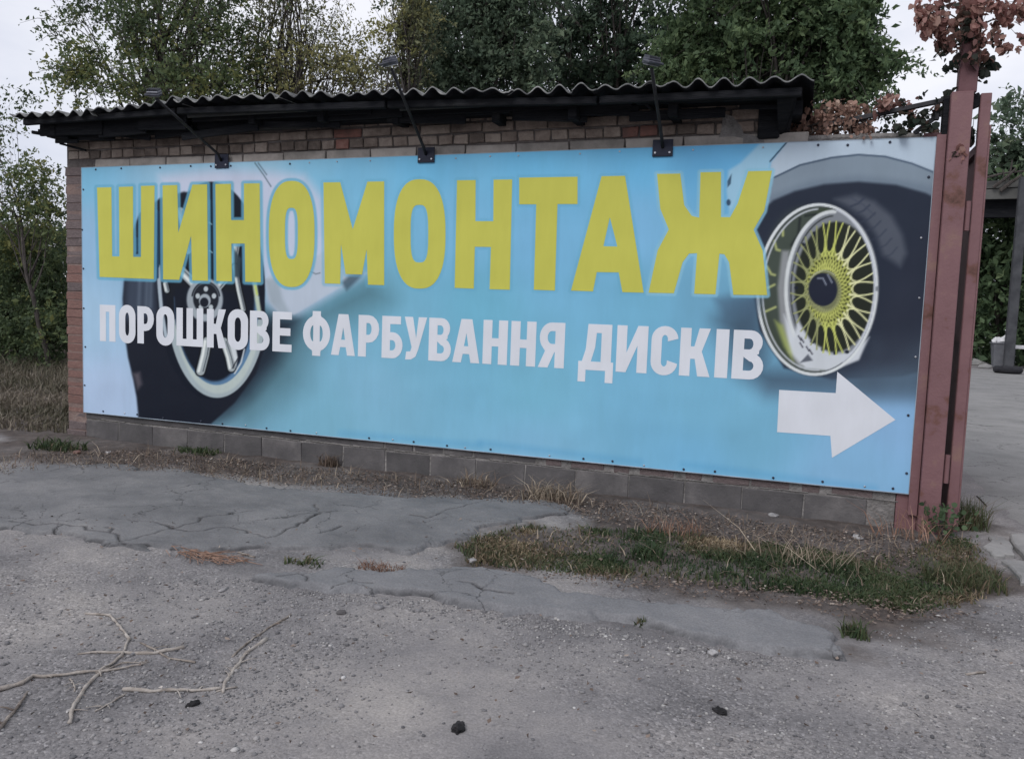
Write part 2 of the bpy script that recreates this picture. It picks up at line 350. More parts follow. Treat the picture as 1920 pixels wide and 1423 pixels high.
def asphalt_material(name, c0, c1, c2, crack_and_edge_shade=1.0):
    m, N, L, P = new_mat(name)
    tc = N.new('ShaderNodeTexCoord'); co = tc.outputs['Object']
    def noise(s, d=6, r=0.6):
        n = N.new('ShaderNodeTexNoise'); n.inputs['Scale'].default_value = s; n.inputs['Detail'].default_value = d; n.inputs['Roughness'].default_value = r
        L.new(co, n.inputs['Vector']); return n
    r = N.new('ShaderNodeValToRGB'); setramp(r, [(0.3, c0), (0.52, c1), (0.75, c2)]); L.new(noise(1.5, 9, 0.68).outputs['Fac'], r.inputs[0])
    f = N.new('ShaderNodeValToRGB'); setramp(f, [(0.3, (0.8, 0.8, 0.8)), (0.7, (1.2, 1.2, 1.2))]); L.new(noise(110, 3).outputs['Fac'], f.inputs[0])
    mx = N.new('ShaderNodeMix'); mx.data_type = 'RGBA'; mx.blend_type = 'MULTIPLY'; mx.inputs[0].default_value = 0.9
    L.new(r.outputs[0], mx.inputs[6]); L.new(f.outputs[0], mx.inputs[7])
    ca = N.new('ShaderNodeAttribute'); ca.attribute_name = 'crack_and_edge_shade'
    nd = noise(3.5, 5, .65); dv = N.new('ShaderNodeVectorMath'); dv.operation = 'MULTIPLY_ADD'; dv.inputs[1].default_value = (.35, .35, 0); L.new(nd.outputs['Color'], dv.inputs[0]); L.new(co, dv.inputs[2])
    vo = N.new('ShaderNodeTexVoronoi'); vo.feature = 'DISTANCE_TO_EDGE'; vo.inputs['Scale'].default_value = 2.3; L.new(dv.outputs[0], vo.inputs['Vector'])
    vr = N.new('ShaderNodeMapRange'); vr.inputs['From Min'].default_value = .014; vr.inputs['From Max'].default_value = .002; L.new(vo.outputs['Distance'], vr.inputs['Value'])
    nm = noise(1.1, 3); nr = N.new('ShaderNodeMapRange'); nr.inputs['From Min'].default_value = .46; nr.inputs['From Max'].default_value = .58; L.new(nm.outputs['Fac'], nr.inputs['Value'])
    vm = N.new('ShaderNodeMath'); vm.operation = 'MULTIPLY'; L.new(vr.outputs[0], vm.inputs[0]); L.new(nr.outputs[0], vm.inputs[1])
    vx = N.new('ShaderNodeMath'); vx.operation = 'MULTIPLY_ADD'; vx.inputs[1].default_value = .75 * crack_and_edge_shade; vx.use_clamp = True; L.new(vm.outputs[0], vx.inputs[0]); L.new(ca.outputs['Fac'], vx.inputs[2])
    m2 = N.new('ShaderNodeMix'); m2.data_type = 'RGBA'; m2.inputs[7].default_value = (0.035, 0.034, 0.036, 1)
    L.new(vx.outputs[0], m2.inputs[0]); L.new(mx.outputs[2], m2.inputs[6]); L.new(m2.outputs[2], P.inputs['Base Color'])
    b = N.new('ShaderNodeBump'); b.inputs['Strength'].default_value = 0.5; b.inputs['Distance'].default_value = 0.008; L.new(noise(60, 6).outputs['Fac'], b.inputs['Height'])
    L.new(b.outputs[0], P.inputs['Normal']); P.inputs['Roughness'].default_value = 0.9; P.inputs['Specular IOR Level'].default_value = 0.2
    return m

def jagged(pts, seed, amp):
    r = random.Random(seed); out = [Vector((*pts[0], 0))]
    for a, b in zip(pts, pts[1:]):
        a, b = Vector((*a, 0)), Vector((*b, 0)); n = max(2, int((b - a).length / 0.06))
        nrm = Vector((-(b - a).y, (b - a).x, 0)).normalized()
        for k in range(1, n + 1):
            out.append(a.lerp(b, k / n) + nrm * (r.uniform(-amp, amp) if k < n else 0))
    return [(p.x, p.y) for p in out]
def line_d(px, py, pts):
    d = np.full(px.shape, 1e9)
    for (ax, ay), (bx, by) in zip(pts, pts[1:]):
        ex, ey = bx - ax, by - ay; wx, wy = px - ax, py - ay
        t = np.clip((wx * ex + wy * ey) / max(ex * ex + ey * ey, 1e-12), 0, 1)
        d = np.minimum(d, np.hypot(wx - ex * t, wy - ey * t))
    return d
def slab(name, outline, lift, mat, cracks=(), step=0.0105, amp=0.3):
    P = np.array(outline); x0, y0 = P.min(0) - 0.25; x1, y1 = P.max(0) + 0.25
    ax, ay = np.arange(x0, x1, step), np.arange(y0, y1, step)
    X, Y = np.meshgrid(ax, ay); X, Y = X.ravel(), Y.ravel()
    sdv = poly_sd(X, Y, outline) + (fbm(X * 3.2, Y * 3.2, 5, 3) - 0.5) * amp + (fbm(X * 16, Y * 16, 8, 3) - 0.5) * 0.09
    lif = np.clip(-sdv * 0.9, -0.05, lift)
    cr = np.zeros(len(X))
    for k, c in enumerate(cracks):
        w = 0.003 + 0.009 * fbm(X * 4, Y * 4, 90 + k, 2) ** 1.5
        cr = np.maximum(cr, np.clip(1.35 - line_d(X, Y, jagged(c, 40 + k, 0.03)) / w, 0, 1))
    if lift > .015: cr = np.maximum(cr, np.clip(1 - np.abs(sdv + .012) / .022, 0, 1) * np.clip(fbm(X * 5, Y * 5, 66, 3) * 2.4 - .75, 0, .85))  # dark broken-edge line along the outline; also paints in the step's shade
    keep = sdv < 0.12
    Z = ground_h(X, Y) + lif - 0.012 * cr
    F = grid_faces(len(ax), len(ay)); F = F[keep[F].all(1)]
    used = np.zeros(len(X), bool); used[F.ravel()] = True
    idx = np.cumsum(used) - 1
    me = fast_mesh(name, np.stack([X, Y, Z], 1)[used], idx[F], {'crack_and_edge_shade': cr[used]}, smooth=True)
    return tag(link(name, me, mat), kind='structure')
asph = asphalt_material('old_asphalt', (0.108, 0.109, 0.115), (0.16, 0.16, 0.166), (0.225, 0.22, 0.222))
asph2 = asphalt_material('smooth_asphalt', (0.128, 0.13, 0.138), (0.17, 0.171, 0.179), (0.218, 0.216, 0.22))
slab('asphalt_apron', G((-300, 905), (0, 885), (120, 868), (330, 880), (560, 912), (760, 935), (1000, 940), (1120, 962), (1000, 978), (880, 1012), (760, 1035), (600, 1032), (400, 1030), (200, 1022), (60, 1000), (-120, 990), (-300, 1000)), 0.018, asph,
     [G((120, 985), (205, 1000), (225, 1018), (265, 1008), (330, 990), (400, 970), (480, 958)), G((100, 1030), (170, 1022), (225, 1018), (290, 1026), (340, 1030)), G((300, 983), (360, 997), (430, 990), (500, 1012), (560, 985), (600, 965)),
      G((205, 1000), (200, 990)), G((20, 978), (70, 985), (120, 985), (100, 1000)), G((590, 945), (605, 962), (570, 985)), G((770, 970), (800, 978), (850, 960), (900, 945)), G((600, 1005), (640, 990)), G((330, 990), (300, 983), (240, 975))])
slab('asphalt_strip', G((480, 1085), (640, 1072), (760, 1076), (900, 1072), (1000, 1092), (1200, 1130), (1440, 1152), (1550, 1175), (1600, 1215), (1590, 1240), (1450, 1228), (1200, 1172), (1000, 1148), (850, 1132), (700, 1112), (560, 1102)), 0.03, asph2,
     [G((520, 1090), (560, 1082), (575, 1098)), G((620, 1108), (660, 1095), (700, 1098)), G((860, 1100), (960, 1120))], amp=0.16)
# yard beyond the gate
slab('yard_pavement', [(7.75, 0.35), (8.6, -0.2), (40, -2), (60, 10), (50, 24), (20, 25.5), (12.5, 24.6), (9.4, 24.4), (7.7, 20), (7.6, 6)], 0.012,
     asphalt_material('yard_concrete', (0.17, 0.17, 0.168), (0.23, 0.228, 0.225), (0.28, 0.275, 0.27)), [], step=0.16, amp=0.3)

# ------------------------------------------------------------------ the printed hoarding
BW, BZ0, BZ1 = 7.0, 0.237, 2.4855
def pb(x, y):
    q = at(x, y, 0.0); return (q[0], q[2])
def superell(cx, cy, rx, ry, e=2.5, n=56, shear=0.0):
    o = []
    for k in range(n):
        t = 2 * math.pi * k / n; c, s = math.cos(t), math.sin(t)
        yy = ry * math.copysign(abs(s) ** (2 / e), s)
        o.append((cx + rx * math.copysign(abs(c) ** (2 / e), c) + shear * yy, cy + yy))
    return o
# headline outlines, each traced in image pixels: (outer, holes)
HEAD = {
 'sha': ([(182, 352), (209, 351.5), (210.5, 481), (224, 481), (223, 351), (249.5, 350), (250, 482), (264.5, 482), (264.5, 349), (290, 348.3), (288.5, 523.5), (187, 519.5)], []),
 'i': ([(305, 348), (332.5, 347.3), (334.5, 437), (361, 346.6), (388.5, 346), (390, 527), (360.5, 526), (358.5, 442), (336, 525), (306, 524)], []),
 'en': ([(404, 345.5), (433, 345), (433.5, 413), (457.5, 413), (457.5, 344.5), (487, 344), (489, 529.5), (460, 528.5), (459, 457), (434, 457), (435, 527.8), (406, 527)], []),
 'o': (superell(547, 439, 43, 99.5, 2.5), [superell(546.5, 438, 12, 48, 3.2, 32)]),
 'em': ([(606.5, 342.5), (638, 342), (661.5, 430), (689, 341), (720.5, 340.5), (720.5, 535), (690, 534), (687.5, 468), (679, 515), (648, 514), (639.5, 458), (638, 532.5), (609, 531.5)], []),
 'o2': (superell(787, 439, 48.5, 102.5, 2.5), [superell(786.5, 438.5, 16.5, 54, 3.2, 32)]),
 'en2': ([(857, 338.5), (892, 338), (891.5, 415), (925, 415), (925.5, 337.3), (960.5, 336.8), (956, 543.5), (918, 542.5), (920.5, 463.5), (890.5, 463), (888.5, 541.5), (852.5, 540)], []),
 'te': ([(973.5, 333.5), (1083, 331.8), (1083, 383), (1045.5, 383), (1040.5, 545), (1001, 543.5), (1005.5, 383.5), (973.5, 383.5)], []),
 'a': ([(1128, 330.8), (1172, 330), (1207, 549), (1167, 548), (1160, 511), (1119, 510.5), (1112, 546.5), (1070.5, 545)], [[(1143.5, 408), (1157.5, 462.5), (1131.5, 462)]]),
 'zhe': ([(1232, 326.5), (1275.5, 325.8), (1283, 385), (1297, 405), (1311, 408.5), (1313.5, 323.5), (1352, 322.7), (1352, 407.5), (1369, 407.5), (1383, 382), (1403, 321.5), (1447.5, 320.5), (1433, 396), (1413, 431),
          (1430, 470), (1438.5, 553.5), (1375, 553), (1367, 492), (1358, 477), (1349, 476), (1341.5, 552), (1301.5, 551), (1307, 475), (1292, 476), (1280, 492), (1263.5, 550), (1216, 549), (1233, 470), (1254, 430.5), (1238, 392)], []),
}
# second line: glyphs drawn in a unit box and set between left and right edges given in image pixels
def arc(cx, cy, rx, ry, a0, a1, n=8):
    return [(cx + rx * math.cos(math.radians(a0 + (a1 - a0) * k / n)), cy + ry * math.sin(math.radians(a0 + (a1 - a0) * k / n))) for k in range(n + 1)]
def rring(x0, y0, x1, y1, rx, ry):
    return arc(x1 - rx, y1 - ry, rx, ry, 0, 90) + arc(x0 + rx, y1 - ry, rx, ry, 90, 180) + arc(x0 + rx, y0 + ry, rx, ry, 180, 270) + arc(x1 - rx, y0 + ry, rx, ry, 270, 360)
def glyph(ch, w, t=0.073, h=0.334):
    a = t / w; b = t / h * 0.86                       # stem and bar thickness in unit coordinates
    if ch == 'П': return [(0, 0), (a, 0), (a, 1 - b), (1 - a, 1 - b), (1 - a, 0), (1, 0), (1, 1), (0, 1)], []
    if ch == 'О': return rring(0, -.02, 1, 1.02, .48, .3), [rring(a, b, 1 - a, 1 - b, (1 - 2 * a) * .48, .16)]
    if ch == 'Р': return [(0, 0), (a, 0), (a, .34), (.5, .34)] + arc(.5, .67, .5, .33, -90, 90) + [(0, 1)], [[(a, .34 + b), (.5, .34 + b)] + arc(.5, .67, .5 - a * .95, .33 - b, -90, 90) + [(a, 1 - b)]]
    if ch == 'Ш':
        c = a * .95; m0, m1 = .5 - c / 2, .5 + c / 2
        return [(0, 0), (1, 0), (1, 1), (1 - c, 1), (1 - c, b), (m1, b), (m1, 1), (m0, 1), (m0, b), (c, b), (c, 1), (0, 1)], []
    if ch == 'К': return [(0, 0), (a, 0), (a, .36), (.5, .36), (1 - a * 1.1, 0), (1.02, 0), (.72, .52), (.98, 1), (1 - a * 1.1, 1), (.47, .62), (a, .62), (a, 1), (0, 1)], []
    if ch == 'В': return [(0, 0), (.58, 0)] + arc(.58, .27, .42, .27, -90, 62) + [(.84, .53)] + arc(.56, .755, .38, .245, -42, 90) + [(0, 1)], [[(a, b * .95), (.55, b * .95)] + arc(.55, .275, .14, .275 - b * .95, -90, 90, 6) + [(a, .455)], [(a, .61), (.53, .61)] + arc(.53, .72, .12, .11, -90, 90, 6) + [(a, .83)]]
    if ch == 'Е': return [(0, 0), (1, 0), (1, b), (a, b), (a, .5 - b / 2), (.93, .5 - b / 2), (.93, .5 + b / 2), (a, .5 + b / 2), (a, 1 - b), (1, 1 - b), (1, 1), (0, 1)], []
    if ch == 'Ф':
        s = .15
        return [(.5 - s, -.05), (.5 + s, -.05), (.5 + s, .05)] + arc(.5, .5, .5, .44, -70, 70, 14) + [(.5 + s, .95), (.5 + s, 1.05), (.5 - s, 1.05), (.5 - s, .95)] + arc(.5, .5, .5, .44, 110, 250, 14) + [(.5 - s, .05)], \
               [[(.62, .3)] + arc(.62, .5, .11, .2, -90, 90, 8), [(.38, .7)] + arc(.38, .5, .11, .2, 90, 270, 8)]
    if ch == 'А': return [(0, 0), (a, 0), (a + .06, .2), (1 - a - .06, .2), (1 - a, 0), (1, 0), (.5 + a * .62, 1), (.5 - a * .62, 1)], [[(.42, .38), (.58, .38), (.5, .68)]]
    if ch == 'Б': return [(0, 0), (.52, 0)] + arc(.52, .31, .48, .31, -90, 90, 12) + [(a, .62), (a, 1 - b), (.9, 1 - b), (.9, 1), (0, 1)], [[(a, b), (.5, b)] + arc(.5, .31, .16, .31 - b, -90, 90, 8) + [(a, .62 - b)]]
    if ch == 'У': return [(.06, -.01), (.32, 0), (.52, .07), (.64, .25), (1, 1), (1 - a, 1), (.53, .5), (a, 1), (0, 1), (.34, .29), (.28, .19), (.1, .18)], []
    if ch == 'Н': return [(0, 0), (a, 0), (a, .5 - b / 2), (1 - a, .5 - b / 2), (1 - a, 0), (1, 0), (1, 1), (1 - a, 1), (1 - a, .5 + b / 2), (a, .5 + b / 2), (a, 1), (0, 1)], []
    if ch == 'Я':
        o, hs = glyph('Р', w); o = [(1 - x, y) for x, y in o]
        return [(1, 0), (1, 1), (.5, 1)] + arc(.5, .67, .46, .33, 90, 215, 10) + [(.26, .37), (0, 0), (a * 1.05, 0), (.62, .35), (1 - a, .35), (1 - a, 0)], [[(1 - x, y) for x, y in hs[0]]]
    if ch == 'Д': return [(0, -.26), (.22, -.26), (.22, 0), (.78, 0), (.78, -.26), (1, -.26), (1, b), (.93, b), (.93, 1), (.25, 1), (.2, .45), (.1, b), (0, b)], [[(.36, b), (.64, b), (.64, 1 - b), (.5, 1 - b), (.47, .5)]]
    if ch == 'И': return [(0, 0), (a, 0), (1 - a, .58), (1 - a, 0), (1, 0), (1, 1), (1 - a, 1), (a, .42), (a, 1), (0, 1)], []
    if ch == 'С': return arc(.5, .74, .5, .28, 5, 180, 12) + arc(.5, .26, .5, .28, 180, 355, 12) + [(1 - a, .3)] + arc(.5, .26, .5 - a, .28 - b, 350, 180, 10) + arc(.5, .74, .5 - a, .28 - b, 180, 10, 10) + [(1 - a, .7)], []
    if ch == 'І': return [(0, 0), (1, 0), (1, 1), (0, 1)], []
SUB = [('П', 187.6, 216.8), ('О', 223.5, 254.2), ('Р', 258, 288.8), ('О', 293.4, 326.8), ('Ш', 331, 381), ('К', 388, 424), ('О', 427, 465), ('В', 468.5, 505.5), ('Е', 511, 547),
       ('Ф', 568, 619), ('А', 621, 666), ('Р', 671.7, 710.7), ('Б', 716, 755), ('У', 758, 800), ('В', 804, 846), ('А', 849, 900), ('Н', 905.7, 951.7), ('Н', 958, 1005), ('Я', 1010, 1059),
       ('Д', 1086, 1151.7), ('И', 1156.7, 1215), ('С', 1221.7, 1272), ('К', 1276, 1333), ('І', 1342.7, 1367), ('В', 1375, 1434)]
ARROW = [(1461, 731), (1567, 737), (1570, 697), (1679, 787), (1560, 858), (1557, 817), (1457, 810)]

# ---- soft artwork of the print, evaluated per vertex of the sheet
CELL = 0.0068
nx, nz = int(BW / CELL) + 1, int((BZ1 - BZ0) / CELL) + 1
SX, SZ = np.meshgrid(np.linspace(0, BW, nx), np.linspace(BZ0, BZ1, nz))
SP = np.stack([SX.ravel(), np.zeros(SX.size), SZ.ravel()], 1)
U, V = project(SP)                                  # image pixel of each sheet vertex, projected through the camera
ART = np.zeros((len(U), 3))
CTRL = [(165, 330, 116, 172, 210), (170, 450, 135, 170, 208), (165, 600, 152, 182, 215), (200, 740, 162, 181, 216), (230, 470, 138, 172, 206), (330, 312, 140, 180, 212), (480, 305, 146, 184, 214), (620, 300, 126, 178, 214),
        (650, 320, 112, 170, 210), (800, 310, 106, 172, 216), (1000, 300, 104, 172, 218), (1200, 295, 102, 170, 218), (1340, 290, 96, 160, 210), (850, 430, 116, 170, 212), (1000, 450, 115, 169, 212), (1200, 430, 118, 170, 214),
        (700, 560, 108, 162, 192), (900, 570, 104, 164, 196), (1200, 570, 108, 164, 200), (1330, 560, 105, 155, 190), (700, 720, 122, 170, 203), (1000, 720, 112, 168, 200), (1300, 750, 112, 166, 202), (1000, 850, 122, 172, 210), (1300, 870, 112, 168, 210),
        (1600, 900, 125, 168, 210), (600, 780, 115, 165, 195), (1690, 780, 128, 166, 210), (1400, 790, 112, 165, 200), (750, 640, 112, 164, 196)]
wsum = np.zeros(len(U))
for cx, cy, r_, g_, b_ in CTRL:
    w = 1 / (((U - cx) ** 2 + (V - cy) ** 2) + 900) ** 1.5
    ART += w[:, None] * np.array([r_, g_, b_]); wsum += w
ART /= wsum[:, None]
def put(cov, rgb):
    global ART
    c = np.clip(cov, 0, 1)[:, None]; ART = ART * (1 - c) + np.asarray(rgb, float) * c
def fill(poly, rgb, soft=1.5, alpha=1.0):
    P = np.asarray(poly, float); m = soft * 1.2 + 3
    k = np.where((U > P[:, 0].min() - m) & (U < P[:, 0].max() + m) & (V > P[:, 1].min() - m) & (V < P[:, 1].max() + m))[0]
    c = np.zeros(len(U)); t = np.clip(0.5 - poly_sd(U[k], V[k], poly) / (2 * soft), 0, 1); c[k] = t * t * (3 - 2 * t) * alpha; put(c, rgb)
def stroke(pts, width, rgb, soft=1.2, alpha=1.0):
    P = np.asarray(pts, float); wd = np.max(width); m = wd + soft + 3
    k = np.where((U > P[:, 0].min() - m) & (U < P[:, 0].max() + m) & (V > P[:, 1].min() - m) & (V < P[:, 1].max() + m))[0]
    c = np.zeros(len(U)); c[k] = np.clip(0.5 - (line_d(U[k], V[k], pts) - wd / 2) / (2 * soft), 0, 1) * alpha; put(c, rgb)
def ell(cx, cy, rx, ry, tilt=0.0, n=60, a0=0, a1=360):
    ct, st = math.cos(math.radians(tilt)), math.sin(math.radians(tilt)); o = []
    for k in range(n + (a1 - a0 < 360)):
        t = math.radians(a0 + (a1 - a0) * k / n); x, y = rx * math.cos(t), ry * math.sin(t)
        o.append((cx + x * ct - y * st, cy + x * st + y * ct))
    return o
r2 = random.Random(5)
# left car: pale body, tyre, rim
fill([(600, 620), (720, 560), (700, 520), (560, 590), (480, 560), (470, 700), (380, 800), (470, 795), (560, 720)], (72, 104, 120), 55, 0.85)
fill([(470, 600), (520, 590), (560, 600), (520, 680), (470, 740), (430, 775), (400, 790), (330, 800), (380, 740)], (30, 38, 52), 26, 0.95)
fill([(300, 330), (400, 318), (500, 322), (570, 330), (605, 372), (612, 440), (640, 500), (690, 512), (560, 588), (520, 586), (500, 566), (492, 520), (486, 450), (452, 400), (400, 368), (340, 372), (300, 400)], (182, 188, 216), 16, 0.95)
fill([(560, 500), (610, 470), (640, 505), (690, 512), (655, 528), (552, 590), (524, 588), (506, 566), (497, 525), (520, 500)], (170, 180, 202), 3, 0.95)
fill([(497, 525), (506, 566), (524, 588), (545, 590), (530, 560), (520, 520)], (140, 152, 168), 6, 0.7)
stroke([(478, 306), (494, 328), (508, 350)], 1.6, (70, 90, 105)); stroke([(484, 306), (500, 328)], 1.6, (80, 100, 118)); stroke([(580, 508), (592, 514), (600, 512)], 1.5, (90, 100, 115))
fill([(640, 530), (655, 516), (680, 512), (676, 520), (650, 545)], (60, 80, 98), 5, 0.8)
TYRE = [(246, 440), (262, 400), (300, 372), (345, 360), (400, 368), (434, 396), (460, 450), (478, 520), (496, 570), (500, 640), (480, 700), (440, 755), (395, 795), (259, 800), (259, 775), (256, 745), (250, 712), (240, 670), (233, 620), (230, 560), (234, 510), (240, 470)]
fill(TYRE, (25, 29, 42), 3.0)
fill([(236, 520), (290, 515), (292, 590), (262, 600), (232, 600)], (62, 72, 92), 12, 0.8)
for xx in (262, 276, 284): stroke([(xx, 525), (xx - 2, 575)], 4, (92, 104, 124), 4, 0.7)
fill([(249, 700), (262, 698), (266, 720), (258, 730)], (92, 86, 98), 6, 0.8)
RC = (396, 545)
fill(ell(*RC, 101, 204), (20, 25, 38), 2)
fill(ell(378, 560, 66, 150), (22, 26, 36), 4)
fill(ell(407, 560, 95, 186, 0, 40, 12, 168) , (152, 164, 176), 1.5)
fill(ell(409, 566, 84, 172, 0, 40, 15, 165), (178, 188, 190), 3, .7)
fill(ell(406, 556, 80, 166, 0, 40, 0, 180) + [(330, 560)], (84, 116, 154), 1.5)
fill(ell(402, 552, 76, 163, 0, 40, 0, 180) + [(330, 540)], (20, 25, 38), 4)
stroke([(297, 500), (299, 540), (303, 585), (311, 630)], 7, (158, 170, 188), 1.5); stroke([(294, 395), (296, 450), (297, 500)], 3, (40, 70, 95), 1)
stroke([(477, 528), (480, 550), (486, 585)], 8, (172, 184, 172), 2); stroke([(477, 528), (482, 552)], 3, (176, 190, 96), 1.5)
for pts, wd in [([(384, 552), (360, 528), (340, 508)], 17), ([(404, 545), (424, 522), (438, 490), (446, 440)], 13), ([(388, 640), (384, 665), (376, 696)], 16), ([(420, 640), (430, 670), (434, 690)], 14), ([(440, 500), (448, 545), (456, 580)], 9), ([(352, 470), (346, 430), (338, 396)], 14), ([(310, 532), (313, 545)], 9)]:
    stroke(pts, wd + 5, (12, 15, 22), 1.2); stroke(pts, wd, (150, 158, 168), 1.2); stroke([(x - wd * .22, y) for x, y in pts], wd * .3, (214, 218, 224), 1.2, .9); stroke([(x + wd * .3, y) for x, y in pts], 1.6, (50, 56, 68), 1, .9)
fill([(428, 640), (442, 690), (446, 672), (440, 640)], (190, 196, 208), 2); stroke([(440, 700), (452, 680), (458, 655)], 2.5, (190, 196, 206)); stroke([(436, 690), (446, 672)], 2, (30, 34, 44))
fill(ell(384, 562, 34, 41), (146, 154, 168), 2.5); fill(ell(386, 560, 24, 29), (28, 32, 42), 2)
stroke(ell(386, 560, 26, 31, 0, 30, 190, 350), 2.5, (18, 22, 32))
for q in range(5):
    a = math.radians(-90 + 72 * q); fill(ell(386 + 16 * math.cos(a), 561 + 19 * math.sin(a), 4.2, 5), (170, 178, 190), 1.2)
fill(ell(384, 564, 11, 13), (150, 158, 172), 1.6); fill(ell(383, 567, 8, 9), (24, 28, 40), 1.4)
for xx, y0, y1 in ((256, 448, 470), (393, 377, 520)): stroke([(xx, y0), (xx, y1)], 6, (30, 60, 84), 1.5)
stroke([(296, 398), (295, 460), (295, 520)], 5, (26, 52, 80), 1.5)
for (x, y) in ((395, 417), (396, 470)): stroke([(x - 3, y), (x + 2, y + 4)], 2, (130, 165, 185), 1)
fill([(437, 465), (452, 485), (450, 520), (438, 520)], (52, 66, 78), 3, .9)
# right car: wing, arch, tyre, lace wheel
fill([(1345, 600), (1420, 540), (1440, 560), (1440, 690), (1700, 700), (1755, 690), (1740, 740), (1560, 735), (1440, 735), (1380, 690)], (62, 80, 102), 40, 0.9)
fill([(1432, 262), (1478, 264), (1445, 302), (1440, 330), (1405, 345), (1368, 400), (1362, 360), (1366, 320), (1388, 306)], (146, 182, 212), 4, .9)
fill([(1478, 264), (1760, 255), (1760, 345), (1600, 300), (1440, 345), (1446, 304)], (164, 178, 200), 3)
fill([(1440, 338), (1500, 309), (1560, 295), (1610, 290), (1660, 294), (1710, 307), (1760, 327), (1760, 440), (1600, 420), (1430, 420)], (118, 131, 150), 2)
fill([(1440, 370), (1520, 340), (1610, 330), (1700, 340), (1760, 352), (1760, 400), (1430, 420)], (100, 113, 133), 10, .8)
fill([(1425, 398), (1450, 376), (1490, 359), (1545, 346), (1610, 341), (1680, 347), (1735, 362), (1762, 375), (1755, 690), (1690, 706), (1560, 712), (1470, 690), (1425, 620), (1408, 520), (1412, 440)], (38, 44, 60), 4)
fill([(1640, 640), (1760, 620), (1750, 730), (1600, 730)], (70, 82, 100), 30, .7)
fill([(1560, 700), (1640, 660), (1680, 500), (1740, 420), (1740, 640), (1640, 720)], (42, 46, 62), 30, .6)
fill([(1560, 700), (1640, 690), (1735, 700), (1725, 745), (1600, 745), (1440, 725)], (80, 100, 124), 26, .6)
fill([(1565, 374), (1605, 365), (1640, 378), (1672, 405), (1692, 440), (1700, 475), (1688, 500), (1655, 478), (1642, 440), (1620, 408), (1590, 388)], (78, 83, 98), 9, .9)
for k in range(7):
    t = k / 6; x, y = 1618 + 62 * t, 372 + 92 * t ** 1.1
    stroke([(x + 2, y), (x - 9, y + 10 + 3 * t), (x - 24, y + 16 + 4 * t)], 3.4 - t, (50, 56, 74), 1.8, .9 - .3 * t)
stroke([(1592, 369), (1618, 384), (1640, 404)], 2.0, (60, 66, 84), 1.6, .8)
WC = (1532, 543)
fill(ell(*WC, 114, 161, 3), (24, 28, 40), 5)
fill(ell(*WC, 110, 157, 3), (58, 66, 58), 2)
fill(ell(1500, 520, 70, 130, 4), (64, 72, 70), 14, .8)
fill([(1466, 470), (1480, 470), (1478, 560), (1488, 630), (1520, 670), (1500, 690), (1478, 660), (1462, 600), (1458, 540)], (138, 140, 150), 5, .9)
fill([(1470, 590), (1490, 620), (1530, 660), (1580, 668), (1620, 640), (1610, 672), (1560, 696), (1510, 692), (1480, 660)], (188, 192, 206), 5)
fill([(1452, 600), (1468, 610), (1484, 660), (1488, 680), (1470, 650)], (150, 160, 96), 5, .8)
for p in ([(1452, 452), (1456, 468), (1462, 470)], [(1468, 432), (1468, 442)], [(1438, 500), (1446, 514), (1453, 516)], [(1440, 540), (1452, 534)], [(1436, 584), (1454, 576)]): stroke(p, 4.5, (150, 156, 110), 1.5)
stroke([(1500, 410), (1497, 440), (1484, 460)], 5, (38, 44, 46), 2); stroke([(1510, 405), (1530, 402)], 4, (38, 44, 46), 2)
fill(ell(1560, 541, 88, 146, 2), (120, 124, 136), 2)
stroke(ell(1560, 541, 86, 144, 2, 50, 85, 270), 7, (194, 198, 208), 1.3)
stroke(ell(1563, 541, 80, 136, 2, 50, 95, 265), 2.5, (52, 56, 60), 1.2)
fill(ell(1566, 538, 76, 122, 2), (36, 40, 36), 3)
fill([(1495, 600), (1520, 640), (1560, 664), (1600, 660), (1630, 632), (1610, 675), (1560, 694), (1515, 688), (1488, 640)], (186, 190, 204), 4)
for (x, y) in ((1497, 630), (1502, 634), (1500, 643), (1512, 650), (1518, 656)): stroke([(x, y), (x + 5, y + 8)], 2.4, (52, 52, 66), 1)
for (x, y) in ((1523, 641), (1543, 655), (1566, 662), (1588, 660), (1545, 422), (1526, 438), (1506, 459), (1493, 540), (1492, 563)): fill(ell(x, y, 3.8, 3.4), (30, 34, 46), 1)
fill([(1500, 680), (1515, 664), (1524, 676)], (88, 92, 106), 2)
HC, HX, HY = (1545, 545), (1562, 540), (80, 126)
ns = 20
def rim_pt(a, f):
    ox, oy = HX[0] + HY[0] * math.cos(a), HX[1] + HY[1] * math.sin(a)
    return (HC[0] + (ox - HC[0]) * f, HC[1] + (oy - HC[1]) * f)
fill([rim_pt(2 * math.pi * q / 60, .56) for q in range(60)], (84, 88, 48), 5)
for k in range(ns * 2):
    a = math.pi * k / ns
    for sg in (-1, 1): stroke([rim_pt(a, .30), rim_pt(a + sg * .15, .42), rim_pt(a + sg * .31, .55)], 2.2, (176, 180, 104), .9)
    fill(ell(*rim_pt(a, .47), 2.4, 3.0, 0, 8), (40, 44, 26), 1.0, .9)
for k in range(ns):
    a = 2 * math.pi * (k + .5) / ns; da = math.pi / ns
    c1 = (206, 206, 166) if math.cos(a) > .25 else ((178, 184, 104) if math.cos(a) > -.35 else (140, 144, 104))
    stroke([rim_pt(a, .50), rim_pt(a, .68)], 4.2, c1, 1.0)
    for sg in (-1, 1):
        stroke([rim_pt(a, .64), rim_pt(a + sg * da * .22, .80), rim_pt(a + sg * da * .50, .99)], 2.8, c1, .9)
        stroke([rim_pt(a, .66), rim_pt(a + sg * da * .42, .57), rim_pt(a + sg * da, .535)], 2.8, c1, .9)
fill(ell(1545, 548, 33, 38), (118, 120, 100), 3, .7)
fill(ell(1543, 543, 27, 31), (32, 36, 52), 1.5)
